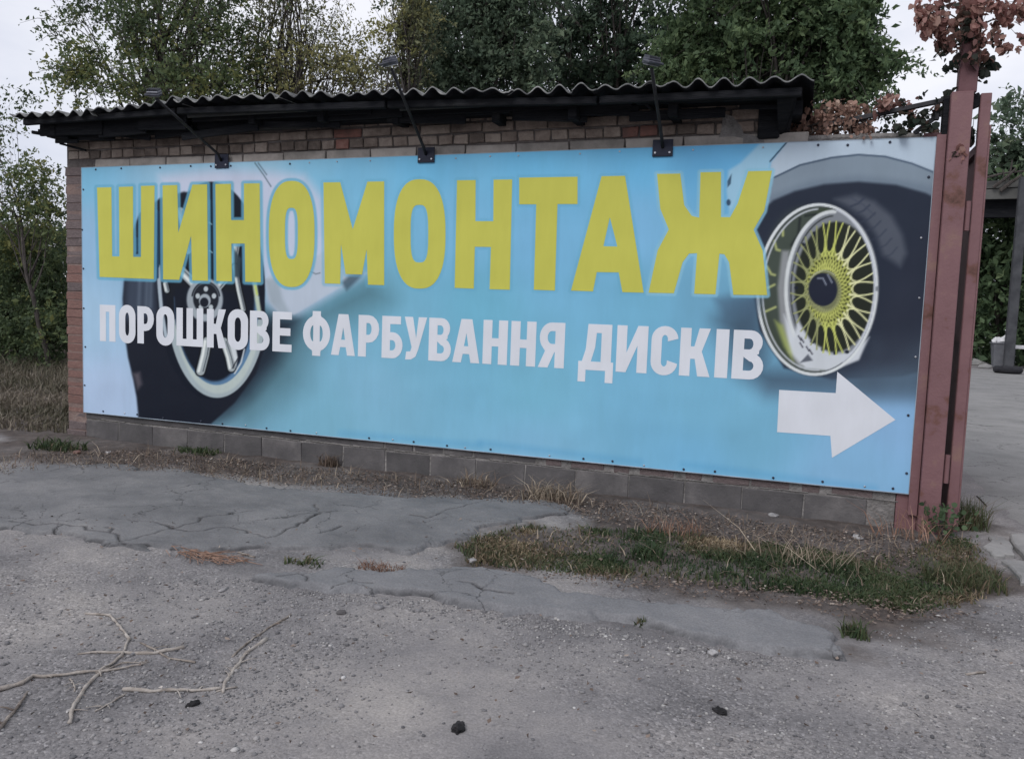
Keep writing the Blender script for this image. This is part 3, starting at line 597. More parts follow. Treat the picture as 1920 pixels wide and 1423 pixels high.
stroke([(1533, 522), (1543, 522), (1549, 534)], 2.6, (120, 126, 146), 1); stroke([(1552, 515), (1560, 530)], 3, (112, 118, 136), 1); stroke(ell(1545, 545, 31, 37, 0, 20, 215, 310), 2.2, (150, 152, 140), 1)
stroke(ell(1532, 543, 111, 159, 3, 70), 6, (198, 202, 212), 1.2)
stroke(ell(1533, 543, 107.5, 155, 3, 70), 1.6, (70, 74, 84), 1)
stroke(ell(1534, 543, 104, 151, 3, 40, 85, 265), 3.2, (172, 176, 190), 1.2)
stroke(ell(1535, 541, 105, 154, 3, 40, -75, 60), 4.5, (182, 186, 202), 1.4)
stroke([(1452, 333), (1500, 310), (1560, 296), (1610, 290.5), (1660, 294), (1710, 307), (1755, 325)], 3.2, (66, 80, 102), 1.2)
stroke([(1478, 264), (1444, 303)], 2.4, (44, 62, 84), 1); fill([(1364, 340), (1372, 326), (1370, 345), (1364, 352)], (60, 84, 110), 1.5); fill(ell(1366, 380, 4, 6), (52, 76, 104), 1.5)
fill([(1340, 560), (1372, 556), (1430, 556), (1420, 590), (1360, 600)], (70, 92, 118), 14, .6)
# pale blue keyline round the headline, faint smudges along the lower edge
for nm, (outer, holes) in HEAD.items():
    P = np.array(outer); m = 14
    k = np.where((U > P[:, 0].min() - m) & (U < P[:, 0].max() + m) & (V > P[:, 1].min() - m) & (V < P[:, 1].max() + m))[0]
    d = poly_sd(U[k], V[k], outer)
    for hl in holes: d = np.maximum(d, -poly_sd(U[k], V[k], hl))
    c = np.zeros(len(U)); c[k] = np.clip(0.5 - (d - 5.5) / 3.0, 0, 1) * (.8 if nm in ('sha', 'i', 'en', 'o', 'zhe') else .45)
    put(c, (98, 158, 192) if nm not in ('zhe',) else (128, 176, 206))
for x0, y0, x1, y1 in ((640, 812, 900, 835), (900, 830, 1200, 866), (1280, 870, 1640, 915)):
    stroke([(x0, y0), (x1, y1)], 9, (84, 148, 196), 7, .45)
PRINT_GAIN = np.array([1.17, 1.19, 1.08])            # sheet reflectance over the value it shows under this sky
def to_albedo(rgb):
    c = np.asarray(rgb, float) / 255; c = np.where(c <= 0.04045, c / 12.92, ((c + 0.055) / 1.055) ** 2.4)
    return np.clip(c * PRINT_GAIN, 0.004, 0.92)
def sheet_mat(name, attr=None, rgb=None):
    m, N, L, P = new_mat(name)
    tc = N.new('ShaderNodeTexCoord')
    n1 = N.new('ShaderNodeTexNoise'); n1.inputs['Scale'].default_value = 1.3; n1.inputs['Detail'].default_value = 2; L.new(tc.outputs['Object'], n1.inputs['Vector'])
    n3 = N.new('ShaderNodeTexNoise'); n3.inputs['Scale'].default_value = 3; n3.inputs['Detail'].default_value = 8; n3.inputs['Roughness'].default_value = .7
    mp = N.new('ShaderNodeMapping'); mp.inputs['Scale'].default_value = (2.2, 1, .55); L.new(tc.outputs['Object'], mp.inputs[0]); L.new(mp.outputs[0], n3.inputs['Vector'])
    r = N.new('ShaderNodeValToRGB'); setramp(r, [(0.3, (0.94, 0.94, 0.93)), (0.7, (1.025, 1.025, 1.025))]); L.new(n3.outputs['Fac'], r.inputs[0])
    mx = N.new('ShaderNodeMix'); mx.data_type = 'RGBA'; mx.blend_type = 'MULTIPLY'; mx.inputs[0].default_value = 1
    if attr:
        a = N.new('ShaderNodeAttribute'); a.attribute_name = attr; L.new(a.outputs['Color'], mx.inputs[6])
    else: mx.inputs[6].default_value = (*to_albedo(rgb), 1)
    L.new(r.outputs[0], mx.inputs[7]); L.new(mx.outputs[2], P.inputs['Base Color'])
    b = N.new('ShaderNodeBump'); b.inputs['Strength'].default_value = 0.8; b.inputs['Distance'].default_value = 0.05
    L.new(n1.outputs['Fac'], b.inputs['Height']); L.new(b.outputs[0], P.inputs['Normal'])
    P.inputs['Roughness'].default_value = 0.5; P.inputs['Specular IOR Level'].default_value = 0.1
    return m
banner = empty('billboard', (3.5, 0, BZ0))
tag(banner, 'large pale blue printed billboard advertising tyre fitting, screwed to the brick wall', 'billboard')
off = np.array([3.5, 0, BZ0])
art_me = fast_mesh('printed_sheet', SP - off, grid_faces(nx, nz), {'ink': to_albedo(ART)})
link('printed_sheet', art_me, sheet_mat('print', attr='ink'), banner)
mb = MB(); mb.box(0.004, BW - 0.004, 0.0015, 0.022, BZ0 + 0.003, BZ1 - 0.003); mb.build('backing_panel', M['zinc'], banner)
mb = MB()
for x0, x1, z0, z1 in ((-0.003, BW + 0.003, BZ0 - 0.006, BZ0), (-0.003, BW + 0.003, BZ1, BZ1 + 0.004), (-0.005, 0.0, BZ0, BZ1), (BW, BW + 0.005, BZ0, BZ1)):
    mb.box(x0, x1, -0.002, 0.02, z0, z1)
mb.build('edge_trim', noise_mat('sheet_edge', [(0.3, (0.20, 0.26, 0.32)), (0.7, (0.42, 0.48, 0.55))], scale=4, bump=.05), banner)

def vinyl(name, loops, mat, y=-0.0008, ext=0.0005):
    cu = bpy.data.curves.new(name, 'CURVE'); cu.dimensions = '2D'; cu.fill_mode = 'BOTH'; cu.extrude = ext
    for lp in loops:
        s = cu.splines.new('POLY'); s.points.add(len(lp) - 1); s.use_cyclic_u = True
        for p, (x, z) in zip(s.points, lp): p.co = (x - 3.5, z - BZ0, 0, 1)
    o = bpy.data.objects.new('tmp', cu); COL.objects.link(o)
    dg = bpy.context.evaluated_depsgraph_get()
    me = bpy.data.meshes.new_from_object(o.evaluated_get(dg)); me.name = name
    COL.objects.unlink(o); bpy.data.objects.remove(o); bpy.data.curves.remove(cu)
    me.transform(Matrix(((1, 0, 0, 0), (0, 0, -1, y), (0, 1, 0, 0), (0, 0, 0, 1))))
    me.materials.clear()
    return link(name, me, mat, banner)
yellow = sheet_mat('yellow_ink', rgb=(180, 178, 86)); white = sheet_mat('white_ink', rgb=(198, 200, 216))
for nm, (outer, holes) in HEAD.items():
    vinyl('headline_letter', [[pb(*p) for p in lp] for lp in [outer] + holes], yellow)
for ch, xa, xb in SUB:
    X0, X1 = pb(xa, 640)[0], pb(xb, 640)[0]
    outer, holes = glyph(ch, X1 - X0)
    mp_ = lambda lp: [(X0 + x * (X1 - X0), BZ0 + 0.674 + y * 0.334) for x, y in lp]
    vinyl('subtitle_letter', [mp_(outer)] + [mp_(h) for h in holes], white)
vinyl('arrow_print', [[pb(*p) for p in ARROW]], white)
# screws with washers round the edge
def disc_mesh(name, r, d, n=10):
    mb = MB(); mb.tube([(0, 0, 0), (0, -d * .6, 0), (0, -d, 0)], [r, r, r * .55], n); o = mb.build(name, None); me = o.data; COL.objects.unlink(o); bpy.data.objects.remove(o); return me
scr = disc_mesh('screw', 0.0085, 0.006); scr_s = disc_mesh('screw', 0.0065, 0.005); scr.materials.append(M['screw_dark']); scr_s.materials.append(M['zinc'])
def screw(x, z, big=True, r=0):
    o = link('screw', scr if big else scr_s, None, banner); o.location = (x - 3.5 + r2.uniform(-.02, .02), -0.001, z - BZ0 + r2.uniform(-.008, .004))
for k in range(30):
  if k % 7 != 4: screw(.22 + k * .231 + r2.uniform(-.04, .04), BZ0 + .022, k % 3 != 1)
for k in range(27):
  if k % 5 != 2: screw(.2 + k * .252 + r2.uniform(-.05, .05), BZ1 - .022, (k < 9) or k > 23)
for k in range(6): screw(.022, BZ0 + .25 + k * .36, True); screw(BW - .03, BZ0 + .13 + k * .375, k < 2 or k > 4)

# ------------------------------------------------------------------ brick garage
WY = 0.032                                           # face of the wall
garage = empty('brick_garage', (3.0, 1.9, 0))
tag(garage, 'low grey brick garage with sagging corrugated roof and dark eaves', 'garage')
def roof_z(x):
    return float(np.interp(x, [-.4, -.1, .7, 1.2, 1.38, 2.3, 3.0, 3.9, 4.3, 4.85, 5.5, 6.25], [2.925, 2.91, 2.90, 2.915, 2.935, 2.93, 2.895, 2.868, 2.845, 2.832, 2.824, 2.812]))
mb = MB(); mb.box(-.225, 6.06, WY + .012, .38, -.2, 2.80); mb.box(6.06, 6.93, WY + .012, .30, -.2, 2.50)
mb.box(-.205, .1, .38, 3.9, -.2, 2.84); mb.box(5.76, 6.06, .38, 3.9, -.2, 2.84); mb.box(.1, 5.76, 3.6, 3.9, -.2, 2.86)
mb.build('wall_core', M['mortar'], garage)
def brick_meshes(l, h, n, seed, d=.05):
    out = []
    r = random.Random(seed)
    for k in range(n):
        mb = MB(); j = lambda s=.006: r.uniform(-s, s)
        x0, x1, z0, z1 = -l / 2, l / 2, 0, h
        mb.add([(x0 + j(), -d + j(.004), z0 + j()), (x1 + j(), -d + j(.004), z0 + j()), (x1 + j(), -d + j(.004), z1 + j()), (x0 + j(), -d + j(.004), z1 + j()), (x0, .02, z0), (x1, .02, z0), (x1, .02, z1), (x0, .02, z1)],
               [(0, 1, 2, 3), (0, 4, 5, 1), (1, 5, 6, 2), (2, 6, 7, 3), (3, 7, 4, 0), (4, 7, 6, 5)])
        o = mb.build('brick', None, None, bevel=.0045); out.append(o.data); COL.objects.unlink(o); bpy.data.objects.remove(o)
    return out
def lay(name, pool, mat, xc, z, y=None, dy=.006):
    me = random.choice(pool)
    key = (me.name, mat.name)
    if key not in lay.cache:
        c = me.copy(); c.materials.clear(); c.materials.append(mat); lay.cache[key] = c
    o = link(name, lay.cache[key], None, garage)
    o.location = Vector((xc, (WY + .05 - .004 if y is None else y) + random.uniform(-dy, dy * .4), z)) - Vector(garage.location)
    return o
lay.cache = {}
B_str, B_head, B_sil, B_blk = brick_meshes(.245, .068, 6, 1), brick_meshes(.117, .068, 6, 2), brick_meshes(.398, .07, 4, 3), brick_meshes(.388, .19, 5, 4)
B_half = brick_meshes(.222, .0725, 6, 5)
xo = pb(238, 300)[0]
k = -2
while xo + k * .409 < 6.0:                            # silicate blocks just above the billboard
    xc = xo + (k + .5) * .409
    if xc - .2 > -.22: lay('block', B_sil, M['silicate'], xc, 2.487)
    k += 1
x = -.135
while x < 6.02:                                       # header course
    m = M['brick_red'] if (x > 4.95 and x < 5.2) or (2.7 < x < 2.85 and random.random() < .7) or random.random() < .06 else M['brick']
    if not (3.66 < x < 3.74 or 4.05 < x < 4.12): lay('brick', B_head, m, x, 2.572)
    x += .13
x = -.07
while x < 6.0:                                        # stretcher course
    lay('brick', B_str, M['brick_red'] if random.random() < .12 else M['brick'], x, 2.656); x += .2585
x = -.135
while x < 6.02:
    lay('brick', B_head, M['brick'], x, 2.739); x += .13
z = -.02; k = 0                                       # brick column at the free end, left of the billboard
while z < 2.45:
    red = .16 < z < 1.55 + .25 * math.sin(k * 2.1)
    lay('brick', B_half, M['brick_red2'] if red else M['brick_mauve'], -.117 + (.006 if k % 2 else -.004), z, dy=.006)
    z += .0815; k += 1
x = .2
while x < 6.9:                                        # plinth of cinder blocks
    if x < 6.75: lay('block', B_blk, M['block'], x, -.03, y=WY + .04, dy=.004)
    x += .398
x = 3.05
while x < 6.85:                                       # brick course between plinth and billboard
    lay('brick', B_str if random.random() < .8 else B_head, M['block'] if x < 4.4 else M['brick_mauve'], x, .174, y=WY + .042, dy=.003); x += .2585
mb = MB(); mb.box(.0, 3.0, WY - .004, WY + .03, .176, .26); mb.build('plinth_cap', M['block'], garage)
mb = MB(); mb.box(-.221, .004, WY - .0015, WY + .03, -.1, 2.49); mb.build('mortar_bed', noise_mat('red_mortar', [(.3, (.13, .095, .088)), (.55, (.19, .135, .12)), (.8, (.27, .22, .20))], scale=6, bump=.6), garage)
mb = MB(); mb.box(.01, 6.93, WY - .0055, WY + .03, -.1, .171); mb.build('mortar_bed', M['mortar_pale'], garage)
mb = MB(); mb.box(3.0, 6.93, WY - .004, WY + .031, .1715, .245); mb.build('mortar_bed', M['mortar_pale'], garage)
mb = MB()
for k in range(42):                                   # lime run-out of the plinth joints
    xx = r2.uniform(.1, 6.8); mb.tube([(xx, WY - .008, .176 + r2.uniform(-.004, .004)), (xx + r2.uniform(.1, .3), WY - .009, .172 + r2.uniform(-.005, .004))], [.005, .0035], 5)
tag(mb.build('mortar_run', M['mortar_pale'], garage), kind='stuff')
mb = MB()                                             # coping of the low wall beside the gate
mb.tube([(6.05, .08, 2.503), (6.3, .07, 2.512), (6.6, .07, 2.513), (6.93, .07, 2.507)], [.035, .03, .03, .026], 8); mb.build('coping', M['mortar_pale'], garage)
mb = MB(); mb.prism([(5.66, WY - .006, 2.49), (5.98, WY - .006, 2.49), (5.97, WY - .006, 2.53), (5.84, WY - .006, 2.56), (5.82, WY - .006, 2.61), (5.76, WY - .006, 2.68), (5.70, WY - .006, 2.70), (5.69, WY - .006, 2.58)], (0, .02, 0)); mb.build('mortar_patch', M['mortar_pale'], garage)
# roof sheets, each with its own sag
PITCH, AMP = .155, .024
edges = [-.42, .52, 1.45, 2.40, 3.36, 4.30, 5.26, 6.24]
for k in range(7):
    xa, xb = edges[k] - .03, edges[k + 1] + .03
    u = np.arange(xa, xb, .0125); yy = np.array([-.38 + r2.uniform(-.02, .02), 0.3, 1.2, 2.3, 4.05])
    lift = .008 * (k % 2) + r2.uniform(-.004, .010); ph = r2.uniform(-.35, .35); top = []; crn = [r2.uniform(-.03, .014) for _ in range(12)]
    for y in yy:
        for xx in u:
            top.append((xx, y + (.012 * math.sin(xx * 9) + crn[int((xx - xa) / .16) % 12] if y < 0 else 0), roof_z(xx) - AMP + AMP * (.86 + .22 * math.sin(xx * 4.7 + k)) * math.cos(2 * math.pi * xx / PITCH + ph) + .004 * math.sin(xx * 31 + k * 3) + lift + .03 * (y + .38)))
    n = len(u); V_ = np.array(top); th = np.array([0, 0, -.010]); F_ = []
    for j in range(len(yy) - 1):
        for i in range(n - 1):
            a = j * n + i; F_.append((a, a + 1, a + n + 1, a + n))
    N0 = len(V_); F_ += [(d_ + N0, c_ + N0, b_ + N0, a_ + N0) for a_, b_, c_, d_ in F_]
    for i in range(n - 1): F_.append((i, i + N0, i + 1 + N0, i + 1)); a = (len(yy) - 1) * n + i; F_.append((a, a + 1, a + 1 + N0, a + N0))
    for j in range(len(yy) - 1):
        a = j * n; F_.append((a, a + n, a + n + N0, a + N0)); a = j * n + n - 1; F_.append((a, a + N0, a + n + N0, a + n))
    rme = fast_mesh('roof_sheet', np.vstack([V_, V_ + th]) - np.array(garage.location), F_, smooth=True)
    rme.materials.append(M['asbestos']); rme.materials.append(M['tar_wood_and_shade'])  # second slot blackens the sheet undersides: eave shade put into the colour
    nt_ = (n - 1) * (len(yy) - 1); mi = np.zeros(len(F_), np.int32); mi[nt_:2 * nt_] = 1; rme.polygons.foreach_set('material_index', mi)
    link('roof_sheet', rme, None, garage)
def bar(name, p, q, w, h, mat, parent=garage, bev=.004):
    p, q = Vector(p), Vector(q); d = q - p
    R_ = d.to_track_quat('X', 'Z').to_matrix().to_4x4(); R_.translation = p
    mb = MB(); mb.box(0, d.length, -w / 2, w / 2, -h / 2, h / 2, R_); return mb.build(name, mat, parent, bevel=bev)
for xa, xb in ((-.33, 1.36), (1.38, 3.3), (3.32, 4.9), (4.92, 6.2)):
    bar('eave_batten', (xa, -.30, roof_z(xa) - .085), (xb, -.30, roof_z(xb) - .085), .04, .05, M['tar_wood_and_shade'])
    bar('wall_plate', (xa, -.03, 2.80), (xb, -.03, 2.79), .11, .09, M['tar_wood_and_shade'])
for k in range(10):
    xx = -.1 + k * .69; bar('rafter', (xx + .07 * math.sin(k * 2.3), -.17 - .05 * math.cos(k * 1.7), roof_z(xx) - .135), (xx, 1.9, roof_z(xx) - .085), .06, .09, M['tar_wood_and_shade'])
bar('fascia_board', (-.26, -.20, 2.80), (.46, -.19, 2.79), .025, .13, M['tar_wood_and_shade']); bar('fascia_board', (.40, -.175, 2.775), (.93, -.18, 2.79), .025, .15, M['tar_wood_and_shade']); bar('fascia_board', (.88, -.21, 2.80), (1.38, -.20, 2.785), .025, .12, M['tar_wood_and_shade']); bar('fascia_board', (1.4, -.16, 2.83), (3.1, -.16, 2.815), .025, .07, M['tar_wood_and_shade'])
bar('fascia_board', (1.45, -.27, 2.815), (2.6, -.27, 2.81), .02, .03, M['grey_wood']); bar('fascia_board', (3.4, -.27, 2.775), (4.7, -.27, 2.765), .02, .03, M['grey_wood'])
bar('fascia_board', (3.05, -.13, 2.80), (5.1, -.13, 2.78), .025, .08, M['tar_wood_and_shade']); bar('fascia_board', (5.15, -.2, 2.765), (6.17, -.2, 2.75), .03, .07, M['tar_wood_and_shade'])
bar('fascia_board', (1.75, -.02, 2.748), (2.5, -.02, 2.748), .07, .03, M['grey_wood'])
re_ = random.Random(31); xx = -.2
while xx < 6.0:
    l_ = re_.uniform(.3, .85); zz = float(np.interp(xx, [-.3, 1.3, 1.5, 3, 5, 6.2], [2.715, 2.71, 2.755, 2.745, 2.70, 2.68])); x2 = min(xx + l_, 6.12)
    bar('eave_board', (xx, -.09 - re_.uniform(0, .06), zz + re_.uniform(-.03, .035)), (x2, -.09 - re_.uniform(0, .06), zz + re_.uniform(-.03, .035)), .02, re_.uniform(.03, .08), M['tar_wood_and_shade'] if re_.random() < .8 else M['grey_wood'])
    xx += l_ * re_.uniform(.7, 1.15)
for (p, q, h) in (((-.40, -.1, 2.80), (.0, -.12, 2.765), .05), ((-.36, -.2, 2.775), (.02, -.15, 2.72), .03), ((-.30, .05, 2.82), (.1, .05, 2.78), .09), ((-.2, -.05, 2.70), (.05, .0, 2.64), .02)):
    bar('gable_board', p, q, .03, h, M['tar_wood_and_shade'])
mb = MB(); mb.prism([(6.05, -.27, 2.735), (6.16, -.27, 2.74), (6.10, .1, 2.52), (6.065, .1, 2.50), (6.065, .05, 2.62)], (.02, .01, 0)); mb.build('gable_board', M['tar_wood_and_shade'], garage)
mb = MB(); mb.box(5.93, 6.07, .0, .45, 2.52, 2.74); mb.build('corner_timber', M['tar_wood_and_shade'], garage, bevel=.01)

# ------------------------------------------------------------------ floodlights on bent arms
def floodlight(bx, bz, tip, yaw, label, V_brace=False):
    root = empty('floodlight', (bx, -.004, bz)); tag(root, label, 'floodlight', 'floodlights on the billboard')
    mb = MB(); mb.box(bx - .07, bx + .07, -.014, -.003, bz - .06, bz + .055); pl = mb.build('mounting_plate', M['plate'], root, bevel=.002)
    for sxx in (-.05, .05):
        mb = MB(); mb.tube([(bx + sxx, -.014, bz - .035), (bx + sxx, -.022, bz - .035)], .007, 8)
        o = mb.build('bolt', M['zinc'], root); o.parent = pl
    e = Vector(tip); knee = Vector((bx, -.06, bz + .05))
    mb = MB(); mb.tube([(bx, -.012, bz), knee, e * .55 + knee * .45, e], .0115, 8); mb.build('arm', M['pipe'], root, smooth=True)
    if V_brace:
        for s in (-1, 1):
            mb = MB(); mb.tube([(bx + s * .02, -.03, bz + .2), (bx + s * .13, -.16, bz + .29)], .012, 6); mb.build('brace', M['pipe'], root)
    # housing: finned box facing back down onto the print
    d = (Vector((bx, 0, 1.4)) - e).normalized(); R_ = (Matrix.Rotation(yaw, 4, 'Z') @ d.to_track_quat('Y', 'Z').to_matrix().to_4x4()); R_.translation = e + Vector((0, -.02, .035)); R_ = R_ @ Matrix.Scale(.62, 4)
    mb = MB(); mb.box(-.075, .075, -.035, .03, -.06, .06, R_); hs = mb.build('housing', M['lamp_body'], root, bevel=.006)
    mb = MB()
    for f in range(6): mb.box(-.066 + f * .025, -.060 + f * .025, -.058, -.034, -.05, .05, R_)
    mb.build('cooling_fins', M['lamp_body'], root).parent = hs
    mb = MB(); mb.box(-.06, .06, .030, .034, -.045, .045, R_); mb.build('lens', M['zinc'], root).parent = hs
    mb = MB(); mb.tube([R_ @ Vector(p) for p in ((-.082, 0, .01), (-.082, 0, -.085), (.082, 0, -.085), (.082, 0, .01))], .008, 6); mb.build('yoke', M['lamp_body'], root)
    return root
floodlight(1.575, 2.50, (1.575, -.74, 2.825), .3, 'floodlight with its plate nearest the free brick end of the wall')
floodlight(3.495, 2.49, (3.495, -.585, 2.965), -.4, 'floodlight at the middle of the billboard, on a kinked arm')
floodlight(5.307, 2.48, (5.307, -.55, 2.855), .8, 'floodlight with a V-shaped brace, nearest the maroon gate post', True)

# ------------------------------------------------------------------ gate post and gate
post = empty('gate_post', (7.12, 0, 0)); tag(post, 'tall maroon painted steel gate post beside the billboard', 'gate post')
mb = MB(); mb.box(7.062, 7.182, -.055, .10, -.08, 2.745); mb.build('post', M['maroon'], post, bevel=.004)
mb = MB(); mb.box(6.935, 7.06, .024, .10, -.08, 2.52); mb.build('flange', M['maroon'], post, bevel=.003)
mb = MB(); mb.box(7.004, 7.058, -.012, .022, .10, 2.50); mb.build('edge_angle', M['maroon'], post, bevel=.002)
mb = MB(); mb.box(7.100, 7.200, -.03, .075, 2.742, 4.6); mb.build('upper_pole', noise_mat('dark_maroon_paint', [(.25, (.06, .03, .03)), (.5, (.12, .055, .062)), (.8, (.16, .085, .09))], scale=3, rough=.55, bump=.1), post, bevel=.004)
mb = MB(); mb.box(7.03, 7.061, .0, .08, 2.50, 2.735); mb.build('side_plate', M['tar_wood_and_shade'], post, bevel=.002)
bar('rail', (7.06, .06, 2.728), (6.36, .10, 2.61), .03, .03, M['pipe'], post)
bar('rail', (7.05, .05, 2.665), (6.88, .05, 2.525), .012, .03, M['pipe'], post); bar('rail', (7.0, .05, 2.70), (7.0, .05, 2.60), .03, .03, M['pipe'], post)
bar('rail', (7.18, .03, 2.69), (7.235, .03, 2.715), .04, .08, M['tar_wood_and_shade'], post)
gate = empty('gate', (7.26, .02, 0)); tag(gate, 'maroon sheet steel gate leaf standing open behind its post', 'gate')
mb = MB(); mb.box(7.228, 7.288, -.005, .05, .02, 2.74); mb.build('stile', M['maroon'], gate, bevel=.004)
mb = MB(); mb.box(7.288, 7.2985, .0, .05, .02, 2.55); mb.build('edge_strip', M['maroon'], gate, bevel=.002)
mb = MB(); mb.box(7.262, 7.268, .05, 3.1, .06, 2.46); mb.build('panel', M['maroon'], gate)
for zz in (.1, 1.25, 2.42):
    mb = MB(); mb.box(7.235, 7.285, .052, 3.1, zz - .025, zz + .025); mb.build('crossbar', M['maroon'], gate)
mb = MB(); mb.box(7.23, 7.285, 3.1, 3.15, .02, 2.6); mb.build('stile', M['maroon'], gate)
for zz in (2.0, .42):
    mb = MB(); mb.tube([(7.205, -.012, zz - .09), (7.205, -.012, zz + .09)], .017, 10); mb.build('hinge', M['maroon'], gate, smooth=False)

# ------------------------------------------------------------------ foliage tools
def leaves(centers, sizes, tint, aspect=.62, droop=.0, rs=None, fold=.18):
    """quads folded along the midrib, random orientation"""
    rs = rs or rng; n = len(centers)
    d = rs.normal(size=(n, 3)); d[:, 2] -= droop; d /= np.linalg.norm(d, axis=1)[:, None]
    u = rs.normal(size=(n, 3)); u -= d * (u * d).sum(1)[:, None]; u /= np.linalg.norm(u, axis=1)[:, None]
    w = np.cross(d, u); s = np.asarray(sizes)[:, None]
    base = centers - d * s * .5
    Vv = np.stack([base, base + d * s * .48 + u * s * aspect * .5 + w * s * fold, base + d * s, base + d * s * .48 - u * s * aspect * .5 + w * s * fold], 1).reshape(-1, 3)
    Ff = np.arange(n * 4).reshape(n, 4)
    return Vv, Ff, np.repeat(tint, 4)
def curve_pts(a, b, sag, n=7, rs=random):
    a, b = Vector(a), Vector(b); L_ = (b - a).length; o = []
    k1 = Vector((rs.uniform(-1, 1), rs.uniform(-1, 1), rs.uniform(-.3, 1))) * L_ * sag
    for i in range(n):
        t = i / (n - 1); o.append(a.lerp(b, t) + k1 * math.sin(math.pi * t) + Vector((rs.uniform(-1, 1), rs.uniform(-1, 1), rs.uniform(-1, 1))) * L_ * .012 * (0 < i < n - 1))
    return o
def tree(name, label, cat, base, lobes, mat, leaf=.09, per=60, clump_r=.34, tint=(0.0, 1.0), trunk_r=.16, n_limb=26, group=None, seed=1, extra=None, fork=.35, low=None):
    """lobes: (centre xyz, radii xyz, number of clumps, tint shift)"""
    rs = np.random.default_rng(seed); rp = random.Random(seed)
    root = empty(name, base); tag(root, label, cat, group)
    C_, T_, K_, TW = [], [], [], []
    for (c, r, n, ts) in lobes:
        q = rs.normal(size=(n, 3)); q /= np.linalg.norm(q, axis=1)[:, None]; q *= (rs.uniform(.02, 1, n) ** .42)[:, None]
        cc = np.array(c) + q * np.array(r); K_.append(cc)
        for p in cc:
            m = int(per * rs.uniform(.3, 1.5)); nt = int(rs.integers(4, 9)); out = (p - np.array(c)) / (np.array(r) + 1e-6)
            dr = rs.normal(size=(nt, 3)) + out * .9 + np.array([0, 0, .25]); dr /= np.linalg.norm(dr, axis=1)[:, None]
            ln = clump_r * rs.uniform(.7, 2.3, nt); w = rs.integers(0, nt, m); t = rs.uniform(.05, 1, m) ** .8
            e = dr[w] * (ln[w] * t)[:, None]; e[:, 2] -= .38 * ln[w] * t * t
            e += rs.normal(size=(m, 3)) * (clump_r * .17 * (1.15 - .7 * t))[:, None]
            C_.append(p + e); T_.append(np.clip(rs.normal(.42 + ts + rs.normal(0, .14), .14, m), 0, 1))
            for q in range(min(nt, 3)): TW.append((p, p + dr[q] * ln[q] * .5 - np.array([0, 0, .095 * ln[q]]), p + dr[q] * ln[q] - np.array([0, 0, .38 * ln[q]])))
    C_ = np.vstack(C_); T_ = np.concatenate(T_); K_ = np.vstack(K_)
    T_ = tint[0] + T_ * (tint[1] - tint[0])
    Vv, Ff, Tt = leaves(C_, leaf * np.clip(rs.lognormal(0, .34, len(C_)), .4, 2.0), T_, rs=rs, droop=.5, aspect=.5)
    link('crown', fast_mesh('crown', Vv - np.array(base), Ff, {'tint': Tt}), mat, root)
    mb = MB(); b = Vector(base); topc = Vector(K_.mean(0)); top = b.lerp(topc, .85); top.z = topc.z
    if low is not None: top = Vector(low)
    tp = curve_pts(b - Vector((0, 0, .15)), top, .05, 9, rp); mb.tube(tp, [trunk_r * (1 - .72 * i / 8) for i in range(9)], 9)
    for k in rs.choice(len(K_), min(n_limb, len(K_)), replace=False):
        t = rp.uniform(fork, .98); i = min(7, int(t * 8)); s = tp[i].lerp(tp[i + 1], t * 8 - i)
        rr = trunk_r * (1 - .72 * t) * rp.uniform(.3, .62)
        pts = curve_pts(s, K_[k], .09, 6, rp); mb.tube(pts, [rr * (1 - .85 * j / 5) for j in range(6)], 5)
        for _ in range(2):
            e = Vector(K_[k]) + Vector((rp.uniform(-1, 1), rp.uniform(-1, 1), rp.uniform(-.6, 1))) * clump_r * 1.6
            mb.tube(curve_pts(pts[rp.randint(2, 4)], e, .08, 4, rp), [rr * .3, rr * .2, rr * .13, rr * .06], 4)
    for tw in TW[::2]: mb.tube(tw, [trunk_r * .045, trunk_r * .03, trunk_r * .012], 3, cap=False)
    mb.build('trunk', M['bark'], root, smooth=True)
    return root
M['leaf_green'] = leaf_mat('leaf_green', [(0, (0.045, 0.062, 0.04)), (.35, (0.075, 0.10, 0.058)), (.6, (0.11, 0.13, 0.065)), (.8, (0.17, 0.165, 0.07)), (1, (0.26, 0.21, 0.09))], trans=.42)
M['leaf_yellow'] = leaf_mat('leaf_yellow', [(0, (0.08, 0.085, 0.06)), (.35, (0.14, 0.14, 0.085)), (.65, (0.21, 0.185, 0.09)), (1, (0.36, 0.23, 0.09))])
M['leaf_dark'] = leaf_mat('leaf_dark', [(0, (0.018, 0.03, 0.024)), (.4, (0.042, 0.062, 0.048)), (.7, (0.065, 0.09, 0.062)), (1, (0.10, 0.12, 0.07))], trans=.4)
M['leaf_blue'] = leaf_mat('leaf_bluegreen', [(0, (0.05, 0.068, 0.056)), (.4, (0.085, 0.115, 0.09)), (.7, (0.115, 0.145, 0.11)), (1, (0.17, 0.19, 0.14))], trans=.42)
M['leaf_mid'] = leaf_mat('leaf_mid', [(0, (0.042, 0.066, 0.042)), (.4, (0.075, 0.108, 0.064)), (.7, (0.105, 0.14, 0.078)), (1, (0.15, 0.185, 0.10))], trans=.42)
def A(px, py, Y): return tuple(at(px, py, Y))
def R(px, Y): return px * (Y - CAM[1]) / FWD[1] / F_PX       # picture length -> metres at that depth
def lobe(px, py, Y, rx, ry, n, ts=0.0, ryd=None):
    return (A(px, py, Y), (R(rx, Y), ryd or R(rx, Y) * .7, R(ry, Y)), n, ts)
def base_at(px, Y):
    p = at(px, 600, Y); return (float(p[0]), float(p[1]), 0.0)
TG = 'trees behind the garage'
